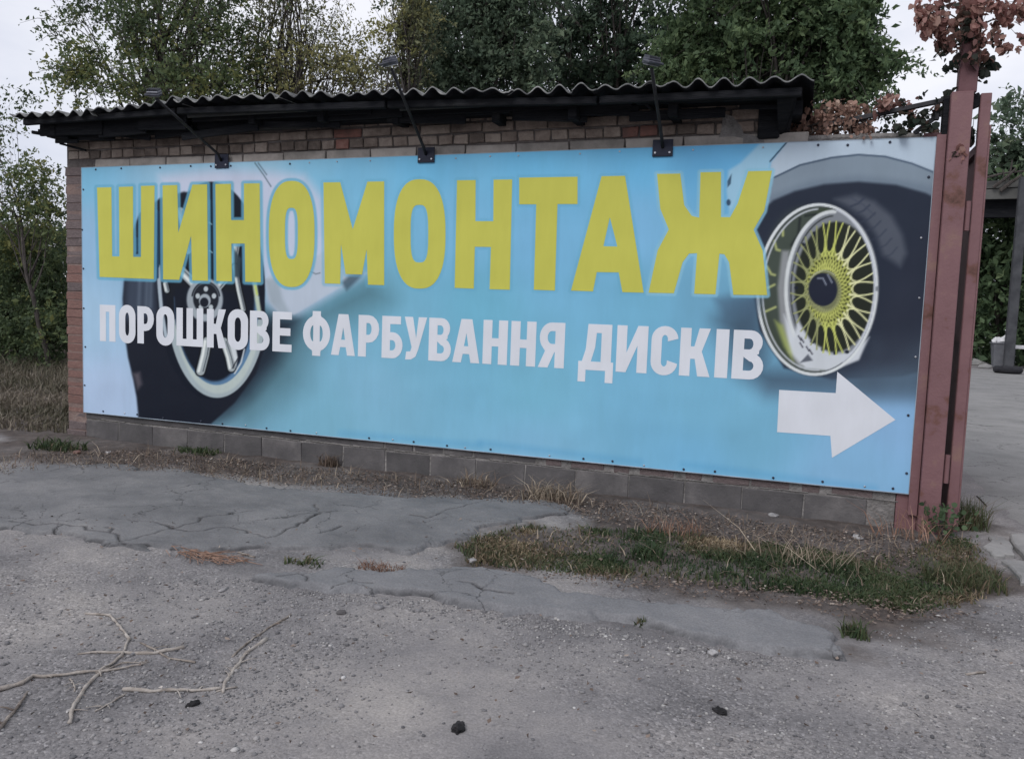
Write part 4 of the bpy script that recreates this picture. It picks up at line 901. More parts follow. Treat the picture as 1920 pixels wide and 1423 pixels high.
tree('broadleaf_tree', 'green tree turning yellow, rising over the low left end of the corrugated roof', 'tree', base_at(330, 8), [lobe(165, 10, 8, 50, 60, 24, -.03), lobe(300, 60, 8, 105, 130, 140), lobe(420, 40, 8, 90, 150, 100, -.05), lobe(150, 135, 7.5, 50, 52, 34, .04), lobe(110, 60, 7.8, 24, 30, 6, -.05), lobe(260, -90, 8.5, 200, 70, 70, -.1), lobe(320, 170, 7.5, 150, 36, 70, .06), lobe(150, 125, 7.2, 26, 24, 12, .28), lobe(400, 165, 7.5, 60, 30, 26, .1)],
     M['leaf_green'], leaf=.082, per=48, clump_r=.37, seed=3, trunk_r=.2, n_limb=46, group=TG)
tree('broadleaf_tree', 'thin yellowing tree with bare branches showing, between the darker trees', 'tree', base_at(530, 9), [lobe(540, 50, 9, 80, 110, 56, -.15), lobe(590, 135, 8.5, 90, 44, 50, .14), lobe(490, 130, 9, 60, 70, 44, -.12), lobe(560, -60, 9, 90, 60, 40, -.1), lobe(655, 105, 9, 46, 60, 26, .02), lobe(680, 150, 9, 60, 26, 20, -.1)],
     M['leaf_yellow'], leaf=.066, per=50, clump_r=.46, seed=8, trunk_r=.15, n_limb=70, group=TG, fork=.2)
tree('broadleaf_tree', 'small grey-leaved tree with an orange top, beside the middle floodlight', 'tree', base_at(752, 8), [lobe(740, 55, 8, 22, 30, 16, .42), lobe(765, 10, 8, 40, 60, 34, -.1), lobe(715, 140, 8, 50, 34, 16, -.15), lobe(775, 90, 8, 24, 50, 18, -.25), lobe(760, -60, 8, 50, 40, 20)],
     M['leaf_yellow'], leaf=.066, per=60, clump_r=.30, seed=12, trunk_r=.09, n_limb=34, group=TG)
tree('broadleaf_tree', 'tall blue-green dense tree behind the middle of the roof', 'tree', base_at(880, 10), [lobe(870, 40, 10, 100, 130, 150), lobe(950, -40, 10, 110, 80, 70), lobe(830, 140, 9.5, 64, 36, 40, .06), lobe(940, 125, 10, 80, 56, 56, .0), lobe(990, 60, 10, 46, 80, 30, .12)],
     M['leaf_blue'], leaf=.082, per=125, clump_r=.40, seed=21, trunk_r=.2, n_limb=30, group=TG)
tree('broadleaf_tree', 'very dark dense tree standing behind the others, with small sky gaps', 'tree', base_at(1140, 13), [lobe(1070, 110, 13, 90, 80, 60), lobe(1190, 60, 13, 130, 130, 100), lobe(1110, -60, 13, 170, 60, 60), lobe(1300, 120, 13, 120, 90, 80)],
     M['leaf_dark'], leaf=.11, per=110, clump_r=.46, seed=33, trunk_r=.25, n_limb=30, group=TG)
tree('broadleaf_tree', 'bright green round-leaved tree reaching past the roof towards the gate', 'tree', base_at(1450, 9), [lobe(1390, 60, 9, 120, 120, 130), lobe(1520, 50, 9, 90, 80, 80, .0), lobe(1560, 140, 9, 76, 50, 56), lobe(1595, 30, 9, 46, 46, 26, .05), lobe(1640, 125, 9, 40, 12, 12), lobe(1590, 100, 9, 40, 30, 18), lobe(1290, 100, 9.5, 90, 70, 66, .12), lobe(1390, -70, 9, 150, 60, 60, -.05)],
     M['leaf_mid'], leaf=.09, per=105, clump_r=.32, seed=44, trunk_r=.2, n_limb=36, group=TG)
TL = 'trees and bushes past the free end of the wall'
tree('young_tree', 'loose young tree with pale leaves past the free end of the brick wall', 'tree', base_at(95, 5), [lobe(60, 335, 5, 46, 40, 24, .1), lobe(0, 260, 5.5, 24, 60, 14, .0), lobe(85, 400, 5, 40, 60, 34, .08), lobe(30, 175, 6.2, 40, 24, 4, -.05), lobe(30, 385, 5, 40, 30, 14, .0), lobe(-80, 340, 5, 80, 130, 44)],
     M['leaf_green'], leaf=.068, per=46, clump_r=.28, seed=52, trunk_r=.05, n_limb=34, group=TL)
tree('dark_bush', 'dense dark bush with a yellowish top at the edge of the dry grass', 'bush', base_at(40, 6), [lobe(30, 540, 6, 110, 80, 120, -.2), lobe(90, 560, 5.6, 40, 80, 56, -.15), lobe(-80, 520, 6, 110, 110, 80, -.1), lobe(40, 455, 5.7, 90, 24, 50, .14), lobe(20, 615, 5.5, 110, 40, 80, -.15), lobe(95, 620, 5.2, 30, 40, 30, -.1), lobe(-110, 610, 5.5, 90, 50, 40, -.1)],
     M['leaf_green'], leaf=.075, per=90, clump_r=.36, seed=58, trunk_r=.06, n_limb=24, group=TL, fork=.1)
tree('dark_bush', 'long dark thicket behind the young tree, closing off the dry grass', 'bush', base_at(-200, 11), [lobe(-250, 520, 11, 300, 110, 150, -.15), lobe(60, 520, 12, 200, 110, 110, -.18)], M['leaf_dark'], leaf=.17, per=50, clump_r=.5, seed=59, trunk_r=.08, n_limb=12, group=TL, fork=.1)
TR = 'trees at the far side of the yard'
tree('broadleaf_tree', 'distant tree showing above the yard canopy roof', 'tree', base_at(1930, 31), [lobe(1895, 300, 31, 36, 40, 34), lobe(1960, 250, 31, 60, 90, 70), lobe(1860, 335, 32, 50, 30, 30), lobe(1790, 350, 33, 60, 30, 30)], M['leaf_blue'], leaf=.24, per=40, clump_r=.7, seed=61, trunk_r=.3, n_limb=14, group=TR)
tree('dark_bush', 'dark wall of shrubs under the yard canopy', 'bush', base_at(1880, 29), [lobe(1860, 520, 29, 70, 150, 120, -.05), lobe(1980, 540, 29, 100, 140, 110, -.05), lobe(1760, 520, 30, 60, 150, 60)], M['leaf_mid'], leaf=.25, per=46, clump_r=.75, seed=66, trunk_r=.12, n_limb=10, group=TR, fork=.1)
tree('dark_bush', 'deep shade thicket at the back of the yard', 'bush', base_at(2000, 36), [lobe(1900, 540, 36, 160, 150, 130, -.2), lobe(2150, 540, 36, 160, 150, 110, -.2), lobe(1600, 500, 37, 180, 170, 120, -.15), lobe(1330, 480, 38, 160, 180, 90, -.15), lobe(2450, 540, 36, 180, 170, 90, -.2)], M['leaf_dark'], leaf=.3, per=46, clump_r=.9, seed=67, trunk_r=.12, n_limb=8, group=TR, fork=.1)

# creeper
def lobed_leaves(C_, S_, T_, rs):
    n = len(C_); k = 7
    d = rs.normal(size=(n, 3)); d[:, 2] -= .9; d /= np.linalg.norm(d, axis=1)[:, None]
    u = rs.normal(size=(n, 3)); u -= d * (u * d).sum(1)[:, None]; u /= np.linalg.norm(u, axis=1)[:, None]; w = np.cross(d, u)
    prof = [(0, 0, 0), (.42, .18, .08), (.40, .62, .08), (0.0, .98, -.08), (-.40, .62, .08), (-.42, .18, .08)]
    P = np.stack([C_ + (u * a + d * (b - .4) + w * c) * S_[:, None] for a, b, c in prof], 1).reshape(-1, 3)
    return P, np.arange(n * 6).reshape(n, 6), np.repeat(T_, 6)
def creeper(name, label, blobs, stems, mat, leaf, base, seed, group=None):
    rs = np.random.default_rng(seed); root = empty(name, base); tag(root, label, 'vine', group)
    C_, T_ = [], []
    strands = []
    for c, r, n, t in blobs:
        ns_ = max(2, n // 11)
        for _ in range(ns_):
            a = np.array(c) + np.clip(rs.normal(size=3), -1.5, 1.5) * np.array(r) * .45; d = np.clip(rs.normal(size=3), -1.3, 1.3) * np.array(r) * .6; d[2] -= .35 * r[2]
            m = max(3, int(n * 1.5 / ns_)); tt = rs.uniform(0, 1, m); e = a + d * tt[:, None]; e[:, 2] -= .45 * r[2] * tt * tt
            C_.append(e + rs.normal(size=(m, 3)) * np.minimum(.018, np.array(r) * .3)); T_.append(np.clip(rs.normal(t + rs.normal(0, .12), .13, m), 0, 1))
            strands.append((a, a + d * .5 - np.array([0, 0, .11 * r[2]]), a + d - np.array([0, 0, .45 * r[2]])))
    C_ = np.vstack(C_); T_ = np.concatenate(T_)
    Vv, Ff, Tt = lobed_leaves(C_, leaf * np.clip(rs.lognormal(0, .35, len(C_)), .4, 1.9), T_, rs)
    tag(link('foliage', fast_mesh('foliage', Vv - np.array(base), Ff, {'tint': Tt}), mat, root), kind='stuff')
    mb = MB()
    for st in strands: mb.tube(st, [.0022, .0016, .001], 3, cap=False)
    for st in stems:
        pts = [Vector(p) for p in st[:-1]]; fine = []
        for a, b in zip(pts, pts[1:]): fine += curve_pts(a, b, .06, 5, random.Random(seed))[:-1]
        fine.append(pts[-1]); mb.tube(fine, [st[-1] * (1 - .6 * i / len(fine)) for i in range(len(fine))], 5)
    mb.build('stem', M['bark'], root)
    return root
M['vine'] = leaf_mat('vine_leaf', [(0, (0.02, 0.035, 0.025)), (.3, (0.05, 0.055, 0.045)), (.5, (0.20, 0.115, 0.095)), (.75, (0.40, 0.215, 0.195)), (1, (0.52, 0.35, 0.29))], trans=.52)
M['vine_dry'] = leaf_mat('vine_dry', [(0, (0.035, 0.022, 0.018)), (.4, (0.20, 0.12, 0.095)), (.7, (0.33, 0.205, 0.16)), (1, (0.46, 0.35, 0.28))], trans=.25)
def bl(px, py, Y, rx, rz, n, t, ry=.10): return (A(px, py, Y), (R(rx, Y), ry, R(rz, Y)), n, t)
creeper('creeper', 'creeper with pinkish red autumn leaves wrapped round the top of the gate pole',
        [bl(1775, 28, -.05, 48, 28, 210, .76), bl(1745, 40, .0, 26, 22, 60, .78), bl(1815, 30, -.08, 40, 34, 110, .6), bl(1870, 20, .0, 56, 22, 190, .76), bl(1805, 70, -.06, 28, 30, 70, .32), bl(1845, 80, .02, 20, 40, 60, .25), bl(1885, 70, .05, 26, 22, 22, .7), bl(1905, 80, .05, 16, 10, 9, .72), bl(1840, 130, .05, 14, 34, 36, .22), bl(1790, 125, .02, 16, 14, 12, .2), bl(1775, 126, .02, 6, 5, 4, .2), bl(1800, 172, .0, 18, 8, 10, .2), bl(1830, -40, 0, 70, 40, 120, .7), bl(1860, 105, .05, 12, 18, 8, .2)],
        [((7.15, .09, 2.6), (7.21, .02, 2.9), (7.16, -.05, 3.1), (7.22, .03, 3.4), .012), ((7.16, -.05, 3.1), (6.95, -.04, 3.25), .006), ((7.2, .02, 3.15), (7.42, .03, 3.22), .006), ((7.42, .03, 3.22), (7.45, .04, 3.06), .004), ((7.17, -.04, 3.0), (7.06, 0, 2.9), .004)], M['vine'], .036, (7.2, .09, 2.75), 5)
creeper('creeper', 'red and green creeper hanging on the thin rail beside the gate post',
        [bl(1690, 190, .08, 26, 10, 40, .78), bl(1665, 200, .1, 30, 12, 40, .7), bl(1700, 215, .08, 36, 24, 50, .28), bl(1740, 210, .06, 24, 26, 40, .2), bl(1720, 178, .06, 10, 4, 5, .2), bl(1660, 235, .1, 30, 14, 26, .3), bl(1755, 245, .05, 26, 12, 20, .35)],
        [((6.3, .1, 2.52), (6.55, .09, 2.62), (6.85, .07, 2.66), (7.03, .05, 2.62), .006), ((6.7, .09, 2.66), (6.72, .08, 2.55), .003), ((6.9, .06, 2.66), (6.88, .05, 2.56), .003)], M['vine'], .034, (6.7, .1, 2.53), 6)
creeper('creeper', 'dried brown creeper heaped on the wall top next to the roof end',
        [bl(1545, 222, .15, 44, 26, 300, .5, .16), bl(1590, 215, .15, 34, 22, 200, .62, .14), bl(1630, 235, .12, 30, 14, 110, .45), bl(1560, 200, .2, 50, 12, 110, .75), bl(1510, 235, .12, 14, 14, 40, .35)],
        [((6.05, .2, 2.5), (6.25, .15, 2.62), (6.5, .12, 2.66), (6.62, .1, 2.6), .008), ((6.2, .15, 2.5), (6.35, .1, 2.62), (6.55, .1, 2.58), .005)], M['vine_dry'], .027, (6.3, .15, 2.52), 7)
creeper('creeper', 'few green creeper leaves in the slot between post and gate stile',
        [bl(1822, 245, .04, 7, 9, 16, .15, .03), bl(1815, 262, .04, 10, 5, 10, .3, .03), bl(1797, 272, -.06, 12, 22, 12, .62, .008)], [((7.2, .03, 2.45), (7.205, .03, 2.6), .003)], M['vine'], .035, (7.2, .04, 2.5), 9)

# ------------------------------------------------------------------ grass, litter, gravel
def in_poly(poly, n, rs, dens=None):
    P = np.array(poly); out = []
    tot = 0
    while tot < n:
        q = rs.uniform(P.min(0), P.max(0), (n, 2)); k = poly_sd(q[:, 0], q[:, 1], poly) < 0
        if dens is not None: k &= rs.uniform(0, 1, n) < dens(q[:, 0], q[:, 1])
        out.append(q[k]); tot += k.sum()
    return np.vstack(out)[:n]
def blades(P2, h, tint, rs, lean=.5, width=.0045):
    n = len(P2); z = ground_h(P2[:, 0], P2[:, 1]) - .006
    a = rs.uniform(0, 2 * np.pi, n); ln = np.abs(rs.normal(0, lean, n)) * h; wd = width * rs.uniform(.6, 1.5, n)
    dx, dy = np.cos(a), np.sin(a); b = rs.uniform(0, 2 * np.pi, n); px, py = np.cos(b) * wd, np.sin(b) * wd
    B = np.stack([P2[:, 0], P2[:, 1], z], 1)
    mid = B + np.stack([dx * ln * .35, dy * ln * .35, h * .6], 1); tip = B + np.stack([dx * ln, dy * ln, h * rs.uniform(.72, 1, n)], 1)
    W = np.stack([px, py, np.zeros(n)], 1)
    Vv = np.stack([B - W, B + W, mid + W * .7, mid - W * .7, tip + W * .12, tip - W * .12], 1).reshape(-1, 3)
    i = np.arange(n)[:, None] * 6
    Ff = np.vstack([i + np.array([0, 1, 2, 3]), i + np.array([3, 2, 4, 5])])
    return Vv, Ff, np.repeat(np.clip(tint, 0, 1), 6)
rg = np.random.default_rng(4)
GP = G((850, 1025), (900, 1000), (990, 985), (1200, 992), (1400, 1010), (1600, 1030), (1700, 1030), (1790, 1000), (1830, 1012), (1880, 1085), (1850, 1125), (1720, 1150), (1560, 1125), (1380, 1105), (1200, 1095), (1000, 1070), (880, 1062))
pts = in_poly(GP, 30000, rg, lambda x, y: np.clip((fbm(x * 3, y * 3, 14, 3) - .36) * 3.6, .10, 1) * np.clip(-poly_sd(x, y, GP) / .16, .08, 1))
gn = fbm(pts[:, 0] * 2.2, pts[:, 1] * 2.2, 16, 3)
hh = rg.uniform(.010, .046, len(pts)) * (.4 + 1.1 * fbm(pts[:, 0] * 2.5, pts[:, 1] * 2.5, 18, 2))
tag(link('grass', fast_mesh('grass', *[a for a in blades(pts, hh, gn * 1.75 - .47 + rg.normal(0, .16, len(pts)), rg, .7)][:2], {'tint': blades(pts, hh, np.zeros(len(pts)), np.random.default_rng(1))[2] * 0 + np.repeat(np.clip(gn * 1.75 - .47 + rg.normal(0, .16, len(pts)), 0, 1), 6)}), M['grass']),
    'short green and brown grass growing along the broken asphalt edge', 'grass', kind='stuff')
# field beyond the wall end
FP = [(-26, 15), (-9, 2.2), (-3.2, .3), (-1.0, -.1), (-.35, .1), (-.25, 1), (-.3, 5), (-3, 12), (-12, 18)]
pts = in_poly(FP, 34000, rg, lambda x, y: np.clip(1.6 / (1 + .1 * (x * x + y * y)), .08, 1))
hh = rg.uniform(.04, .27, len(pts)) * (.35 + fbm(pts[:, 0], pts[:, 1], 25, 3)) * np.clip(.45 + .12 * np.hypot(pts[:, 0] + .3, pts[:, 1] + .3), .4, 1.3)
Vb, Fb, Tb = blades(pts, hh, fbm(pts[:, 0] * 1.2, pts[:, 1] * 1.2, 27, 3) * 1.3 - .2 + rg.normal(0, .18, len(pts)), rg, 1.0, .007)
tag(link('dry_grass', fast_mesh('dry_grass', Vb, Fb, {'tint': Tb}), M['field']), 'tall dry brownish grass past the free end of the wall', 'grass', kind='stuff')
# litter of leaves and stalks along the wall foot
LP = G((-200, 870), (60, 850), (250, 845), (450, 865), (700, 890), (1000, 925), (1300, 965), (1650, 1005), (1740, 1010), (1700, 1060), (1400, 1020), (1130, 985), (1000, 950), (760, 935), (560, 912), (330, 885), (120, 880), (-150, 920))
pts = in_poly(LP, 13000, rg, lambda x, y: np.clip(1.1 - np.abs(y + .25) * 1.1, .12, 1))
pts = np.vstack([pts, in_poly(G((860, 1070), (1480, 1140), (1640, 1170), (1850, 1150), (1560, 1110), (1200, 1085)), 1400, rg), in_poly(GP, 1300, rg), in_poly(G((-100, 960), (1900, 1000), (1900, 1400), (-100, 1400)), 900, rg)])
z = ground_h(pts[:, 0], pts[:, 1]) + rg.uniform(.006, .03, len(pts))
n = len(pts); S_ = rg.uniform(.005, .03, n)
Vv, Ff, Tt = leaves(np.stack([pts[:, 0], pts[:, 1], z], 1), S_, np.clip(rg.beta(2, 2.4, n), 0, 1), aspect=.55, rs=rg)
Vv[:, 2] = np.repeat(z, 4) + (Vv[:, 2] - np.repeat(z, 4)) * .45
tag(link('leaf_litter', fast_mesh('leaf_litter', Vv, Ff, {'tint': Tt}), M['litter']), 'dead leaves and crumbs strewn along the foot of the wall', 'leaf litter', kind='stuff')
sp = in_poly(LP, 1500, rg); sp = np.vstack([sp, in_poly(GP, 260, rg)])
mb_v, mb_f = [], []
hh = rg.uniform(.02, .10, len(sp)); Vb, Fb, Tb = blades(sp, hh, rg.uniform(.2, 1, len(sp)), rg, 1.3, .0028)
tag(link('dry_stalks', fast_mesh('dry_stalks', Vb, Fb, {'tint': Tb}), M['straw']), 'thin dry stalks lying and standing at the wall foot', 'dry stalks', kind='stuff')
# gravel: angular stones
ico = bmesh.new(); bmesh.ops.create_icosphere(ico, subdivisions=1, radius=1.0)
IV = np.array([v.co[:] for v in ico.verts]); IF = np.array([[v.index for v in f.verts] for f in ico.faces]); ico.free()
def pebbles(pts, size, rs, sink=.35):
    n = len(pts); z = ground_h(pts[:, 0], pts[:, 1])
    sc = size[:, None] * rs.uniform(.55, 1.2, (n, 3)) * np.array([1, 1, .62])
    a = rs.uniform(0, 2 * np.pi, n); ca, sa = np.cos(a), np.sin(a)
    L_ = IV[None] * rs.uniform(.78, 1.2, (n, len(IV), 1)) * sc[:, None, :]
    X = L_[..., 0] * ca[:, None] - L_[..., 1] * sa[:, None]; Y = L_[..., 0] * sa[:, None] + L_[..., 1] * ca[:, None]
    Vv = np.stack([X + pts[:, :1], Y + pts[:, 1:2], L_[..., 2] + (z + sc[:, 2] * (1 - 2 * sink))[:, None]], 2).reshape(-1, 3)
    Ff = (IF[None] + (np.arange(n) * len(IV))[:, None, None]).reshape(-1, 3)
    return Vv, Ff, np.repeat(np.clip(rs.beta(2.2, 2.2, n), 0, 1), len(IV))
RP = G((-60, 1075), (480, 1080), (760, 1125), (1200, 1190), (1450, 1240), (1640, 1235), (1960, 1130), (1960, 1440), (-60, 1440))
pts = in_poly(RP, 9000, rg, lambda x, y: np.clip((fbm(x * .9 + 5, y * .9, 81, 3) - .36) * 4, .10, 1))
pts = np.vstack([pts, in_poly(G((500, 1100), (760, 1118), (1000, 1150), (1450, 1225), (1590, 1245), (1480, 1255), (1100, 1190), (700, 1135)), 1400, rg), in_poly(G((-60, 880), (1000, 940), (900, 1060), (-60, 1060)), 500, rg), in_poly(G((1640, 1180), (1900, 1120), (1960, 1200), (1700, 1260)), 500, rg)])
Vv, Ff, Tt = pebbles(pts, np.clip(rg.lognormal(math.log(.0042), .42, len(pts)), .002, .016), rg)
tag(link('gravel', fast_mesh('gravel', Vv, Ff, {'tint': Tt}), M['gravel']), 'fine grey gravel scattered over the dusty ground', 'gravel', kind='stuff')

# ------------------------------------------------------------------ tufts, weeds, stones, sticks
def tuft(name, label, px, py, r, n, h, mat, cat, lean=.8, seed=1, group=None, rx=None, tint=(.5, .2), width=.004):
    rs = np.random.default_rng(seed); c = gr(px, py)
    q = np.clip(rs.normal(size=(n, 2)), -1.45, 1.45) * np.array([rx or r, r]) * .5 + c[:2]
    hv = rs.uniform(.35, 1, n) * h
    Vb, Fb, Tb = blades(q, hv, rs.normal(*tint, n), rs, lean, width)
    base = np.array(gz(c)); o = link(name, fast_mesh(name, Vb - base, Fb, {'tint': Tb}), mat); o.location = base
    return tag(o, label, cat, group)
TU = 'tufts and weeds on the ground'
tuft('dry_grass_tuft', 'bushy straw coloured grass tuft leaning out from the plinth', 1040, 940, .17, 260, .17, M['straw'], 'grass tuft', 1.0, 1, TU, rx=.26, tint=(.75, .2))
tuft('dry_grass_tuft', 'thin pale grass tuft against the plinth beside the bushy one', 890, 912, .12, 120, .14, M['straw'], 'grass tuft', .9, 2, TU, rx=.2, tint=(.6, .2))
tuft('dry_grass_tuft', 'dark dead weed clump with pale upright stalks by the plinth', 617, 872, .10, 120, .14, M['straw'], 'weed', .6, 3, TU, tint=(.25, .25))
tuft('weed', 'low green weed rooted under the plinth near the wall end', 370, 850, .12, 150, .07, M['grass'], 'weed', 1.1, 4, TU, rx=.25, tint=(.3, .15), width=.007)
tuft('weed', 'small yellow-green sprig growing out of the plinth wall', 228, 812, .05, 46, .14, M['grass'], 'weed', .7, 5, TU, tint=(.55, .15), width=.01)
tuft('weed', 'dark green weed at the foot of the brick wall end', 110, 840, .14, 200, .12, M['grass'], 'weed', .9, 6, TU, rx=.3, tint=(.25, .2), width=.007)
tuft('weed', 'sparse green weed sprouting from the asphalt beside the straw heaps', 575, 1055, .07, 60, .05, M['grass'], 'weed', 1.3, 7, TU, rx=.13, tint=(.45, .2), width=.006)
tuft('dry_grass_tuft', 'round rusty brown dry grass tuft on the asphalt', 716, 1065, .07, 170, .05, M['straw_red'], 'grass tuft', 1.4, 8, TU, rx=.15, tint=(.45, .2), width=.003)
tuft('weed', 'dark weed growing at the blunt end of the asphalt strip', 1605, 1190, .07, 110, .09, M['grass'], 'weed', .8, 9, TU, tint=(.35, .2))
tuft('weed', 'tiny weed beside the gravelly edge of the asphalt strip', 1205, 1168, .04, 40, .045, M['grass'], 'weed', .9, 10, TU, tint=(.45, .2))
tuft('weed', 'bright green grass clump in the middle of the grass patch', 1215, 1042, .10, 160, .10, M['grass'], 'grass tuft', .7, 11, TU, tint=(.14, .1), width=.006)
tuft('weed', 'feathery olive weed beside the gate stile', 1815, 985, .14, 300, .26, M['grass'], 'weed', .5, 12, TU, tint=(.5, .15), width=.003)
tuft('weed', 'soft olive grass clump at the outer corner of the grass patch', 1805, 1085, .2, 700, .12, M['grass'], 'grass tuft', .7, 13, TU, rx=.24, tint=(.48, .15), width=.003)
tuft('dry_grass_tuft', 'tangle of pale dry stalks lying over the grass patch', 1500, 1055, .14, 90, .22, M['straw'], 'grass tuft', 1.8, 14, TU, rx=.4, tint=(.75, .2), width=.0025)
tuft('dry_grass_tuft', 'reddish dry stalks standing by the plinth blocks', 1265, 1000, .12, 90, .16, M['straw_red'], 'grass tuft', .6, 15, TU, rx=.2, tint=(.7, .2), width=.0025)
tuft('dry_grass_tuft', 'thin reddish stalks in front of the gate post foot', 1700, 1010, .10, 60, .24, M['straw_red'], 'grass tuft', .8, 16, TU, rx=.25, tint=(.75, .2), width=.0025)
# leafy weed at the post
rs = np.random.default_rng(9); c = np.array(gz(gr(1770, 1010)))
wr = empty('leafy_weed', tuple(c)); tag(wr, 'leafy dark green weed at the foot of the maroon gate post', 'weed', TU)
Cw = c + np.stack([rs.normal(0, .07, 90), rs.normal(0, .05, 90), rs.uniform(.02, .2, 90)], 1)
Vv, Ff, Tt = lobed_leaves(Cw, rs.uniform(.02, .05, 90), rs.uniform(.05, .5, 90), rs)
tag(link('foliage', fast_mesh('foliage', Vv - c, Ff, {'tint': Tt}), M['leaf_mid'], wr), kind='stuff')
mb = MB()
for k in range(6): mb.tube(curve_pts(c - np.array([0, 0, .02]), c + np.array([rs.normal(0, .06), rs.normal(0, .05), rs.uniform(.1, .22)]), .1, 5), [.003, .003, .002, .002, .001], 4)
mb.build('stem', M['straw'], wr)
# sprig high on the post
def sticks(name, label, chains, cat='stick', mat=None, group='dry sticks on the ground'):
    first = gz(gr(*chains[0][0][:2])); mb = MB()
    for ch in chains:
        rad = (ch[-1][0] * .8, ch[-1][1] * .8); pts = [gr(*p) for p in ch[:-1]]; fine = []
        rr = random.Random(len(label) + len(ch))
        for a, b in zip(pts, pts[1:]):
            for k in range(5):
                t = k / 5; p = a * (1 - t) + b * t
                fine.append((p[0] + rr.uniform(-.0025, .0025), p[1] + rr.uniform(-.0025, .0025)))
        fine.append(tuple(pts[-1][:2])); L_ = []
        for i, p in enumerate(fine): L_.append(gz(p, rad[0] * .5 + abs(math.sin(i * .37)) * .003))
        if rad[0] > .003 and len(L_) > 8:
            for q in range(3):
                k_ = rr.randint(3, len(L_) - 4); a_ = Vector(L_[k_]); d_ = (Vector(L_[k_ + 1]) - a_).normalized(); sd_ = Vector((-d_.y, d_.x, 0)) * rr.choice((-1, 1))
                b_ = a_ + (d_ * rr.uniform(.3, 1) + sd_) * rr.uniform(.015, .06); mb.tube([a_, (a_ + b_) / 2 + Vector((0, 0, .006)), b_ + Vector((0, 0, rr.uniform(0, .008)))], [rad[0] * .5, rad[0] * .38, rad[0] * .22], 5)
        m_ = len(L_); mb.tube(L_, [(rad[0] + (rad[1] - rad[0]) * i / (m_ - 1)) * rr.uniform(.78, 1.22) for i in range(m_)], 7)
    r0 = empty('tmp', first); o = mb.build(name, mat or M['stick'], r0, smooth=True); o.parent = None; o.location = first; bpy.data.objects.remove(r0)
    return tag(o, label, cat, group)
sticks('stick', 'long S-curved dry stick crossing the other sticks', [((160, 1145), (205, 1150), (225, 1170), (242, 1198), (228, 1228), (190, 1258), (160, 1290), (140, 1320), (130, 1355), (.006, .0085))])
sticks('stick', 'straight pale stick with a thick frayed end, lying under the curved one', [((145, 1224), (190, 1221), (290, 1222), (345, 1210), (.004, .011))])
sticks('stick', 'thickest long branch tapering to a thin twig', [((-60, 1308), (0, 1292), (40, 1280), (62, 1268), (130, 1264), (200, 1257), (275, 1242), (.012, .004)), ((180, 1260), (230, 1240), (280, 1238), (.004, .002))])
sticks('stick', 'short stick sloping down from the frayed stick', [((263, 1203), (300, 1222), (320, 1232), (366, 1241), (.004, .005))])
sticks('stick', 'slender straight twig lying parallel to the forked branch', [((435, 1226), (470, 1198), (505, 1172), (545, 1150), (.004, .006))])
sticks('stick', 'forked branch bent like a wide V', [((230, 1293), (262, 1295), (310, 1294), (360, 1295), (415, 1291), (.008, .006)), ((418, 1298), (422, 1278), (440, 1250), (462, 1220), (500, 1194), (.006, .009)), ((425, 1268), (432, 1258), (450, 1244), (.004, .003)), ((405, 1296), (445, 1286), (.004, .003))])
sticks('stick', 'thin twig leading away from the blunt end of the V-shaped branch', [((235, 1300), (205, 1322), (178, 1336), (.004, .003))])
sticks('stick', 'tapered branch end lying apart from the pile', [((-30, 1400), (0, 1365), (28, 1332), (52, 1296), (.010, .004))])
sticks('stick', 'hooked thin twig on the bare asphalt', [((694, 962), (676, 970), (671, 980), (686, 990), (730, 995), (.005, .004)), ((682, 984), (710, 970), (.002, .0015))])
sticks('stick', 'tiny curved twig beside the S-curved stick', [((130, 1272), (138, 1282), (140, 1296), (.004, .003))])
sticks('stick', 'short pale sliver of wood on the open gravel', [((1812, 1262), (1848, 1256), (.006, .005))])
def straw_heap(px, py, n, seed, label, ln=.12, sx_=.3, sy_=.06):
    rr = random.Random(seed); c = gr(px, py); mb = MB(); first = gz(c)
    for k in range(n):
        p = (c[0] + rr.gauss(0, sx_ * .4), c[1] + rr.gauss(0, sy_ * .5)); a = rr.gauss(-.15, .5); l = rr.uniform(.4, 1) * ln
        q = (p[0] + math.cos(a) * l, p[1] + math.sin(a) * l); mb.tube([gz(p, rr.uniform(.004, .02)), gz(q, rr.uniform(.004, .018))], [.0026, .0016], 4)
    r0 = empty('tmp', first); o = mb.build('straw_heap', noise_mat('heap_straw', [(.3, (.12, .07, .05)), (.6, (.25, .16, .12)), (.85, (.4, .3, .24))], scale=20, bump=.1), r0); o.parent = None; o.location = first; bpy.data.objects.remove(r0)
    return tag(o, label, 'straw')
straw_heap(385, 1042, 90, 3, 'flat heap of rusty dry straw stems on the cracked asphalt')
sticks('stick', 'short pale stick stub at the end of the straw heap', [((446, 1033), (462, 1038), (478, 1043), (.006, .006))])
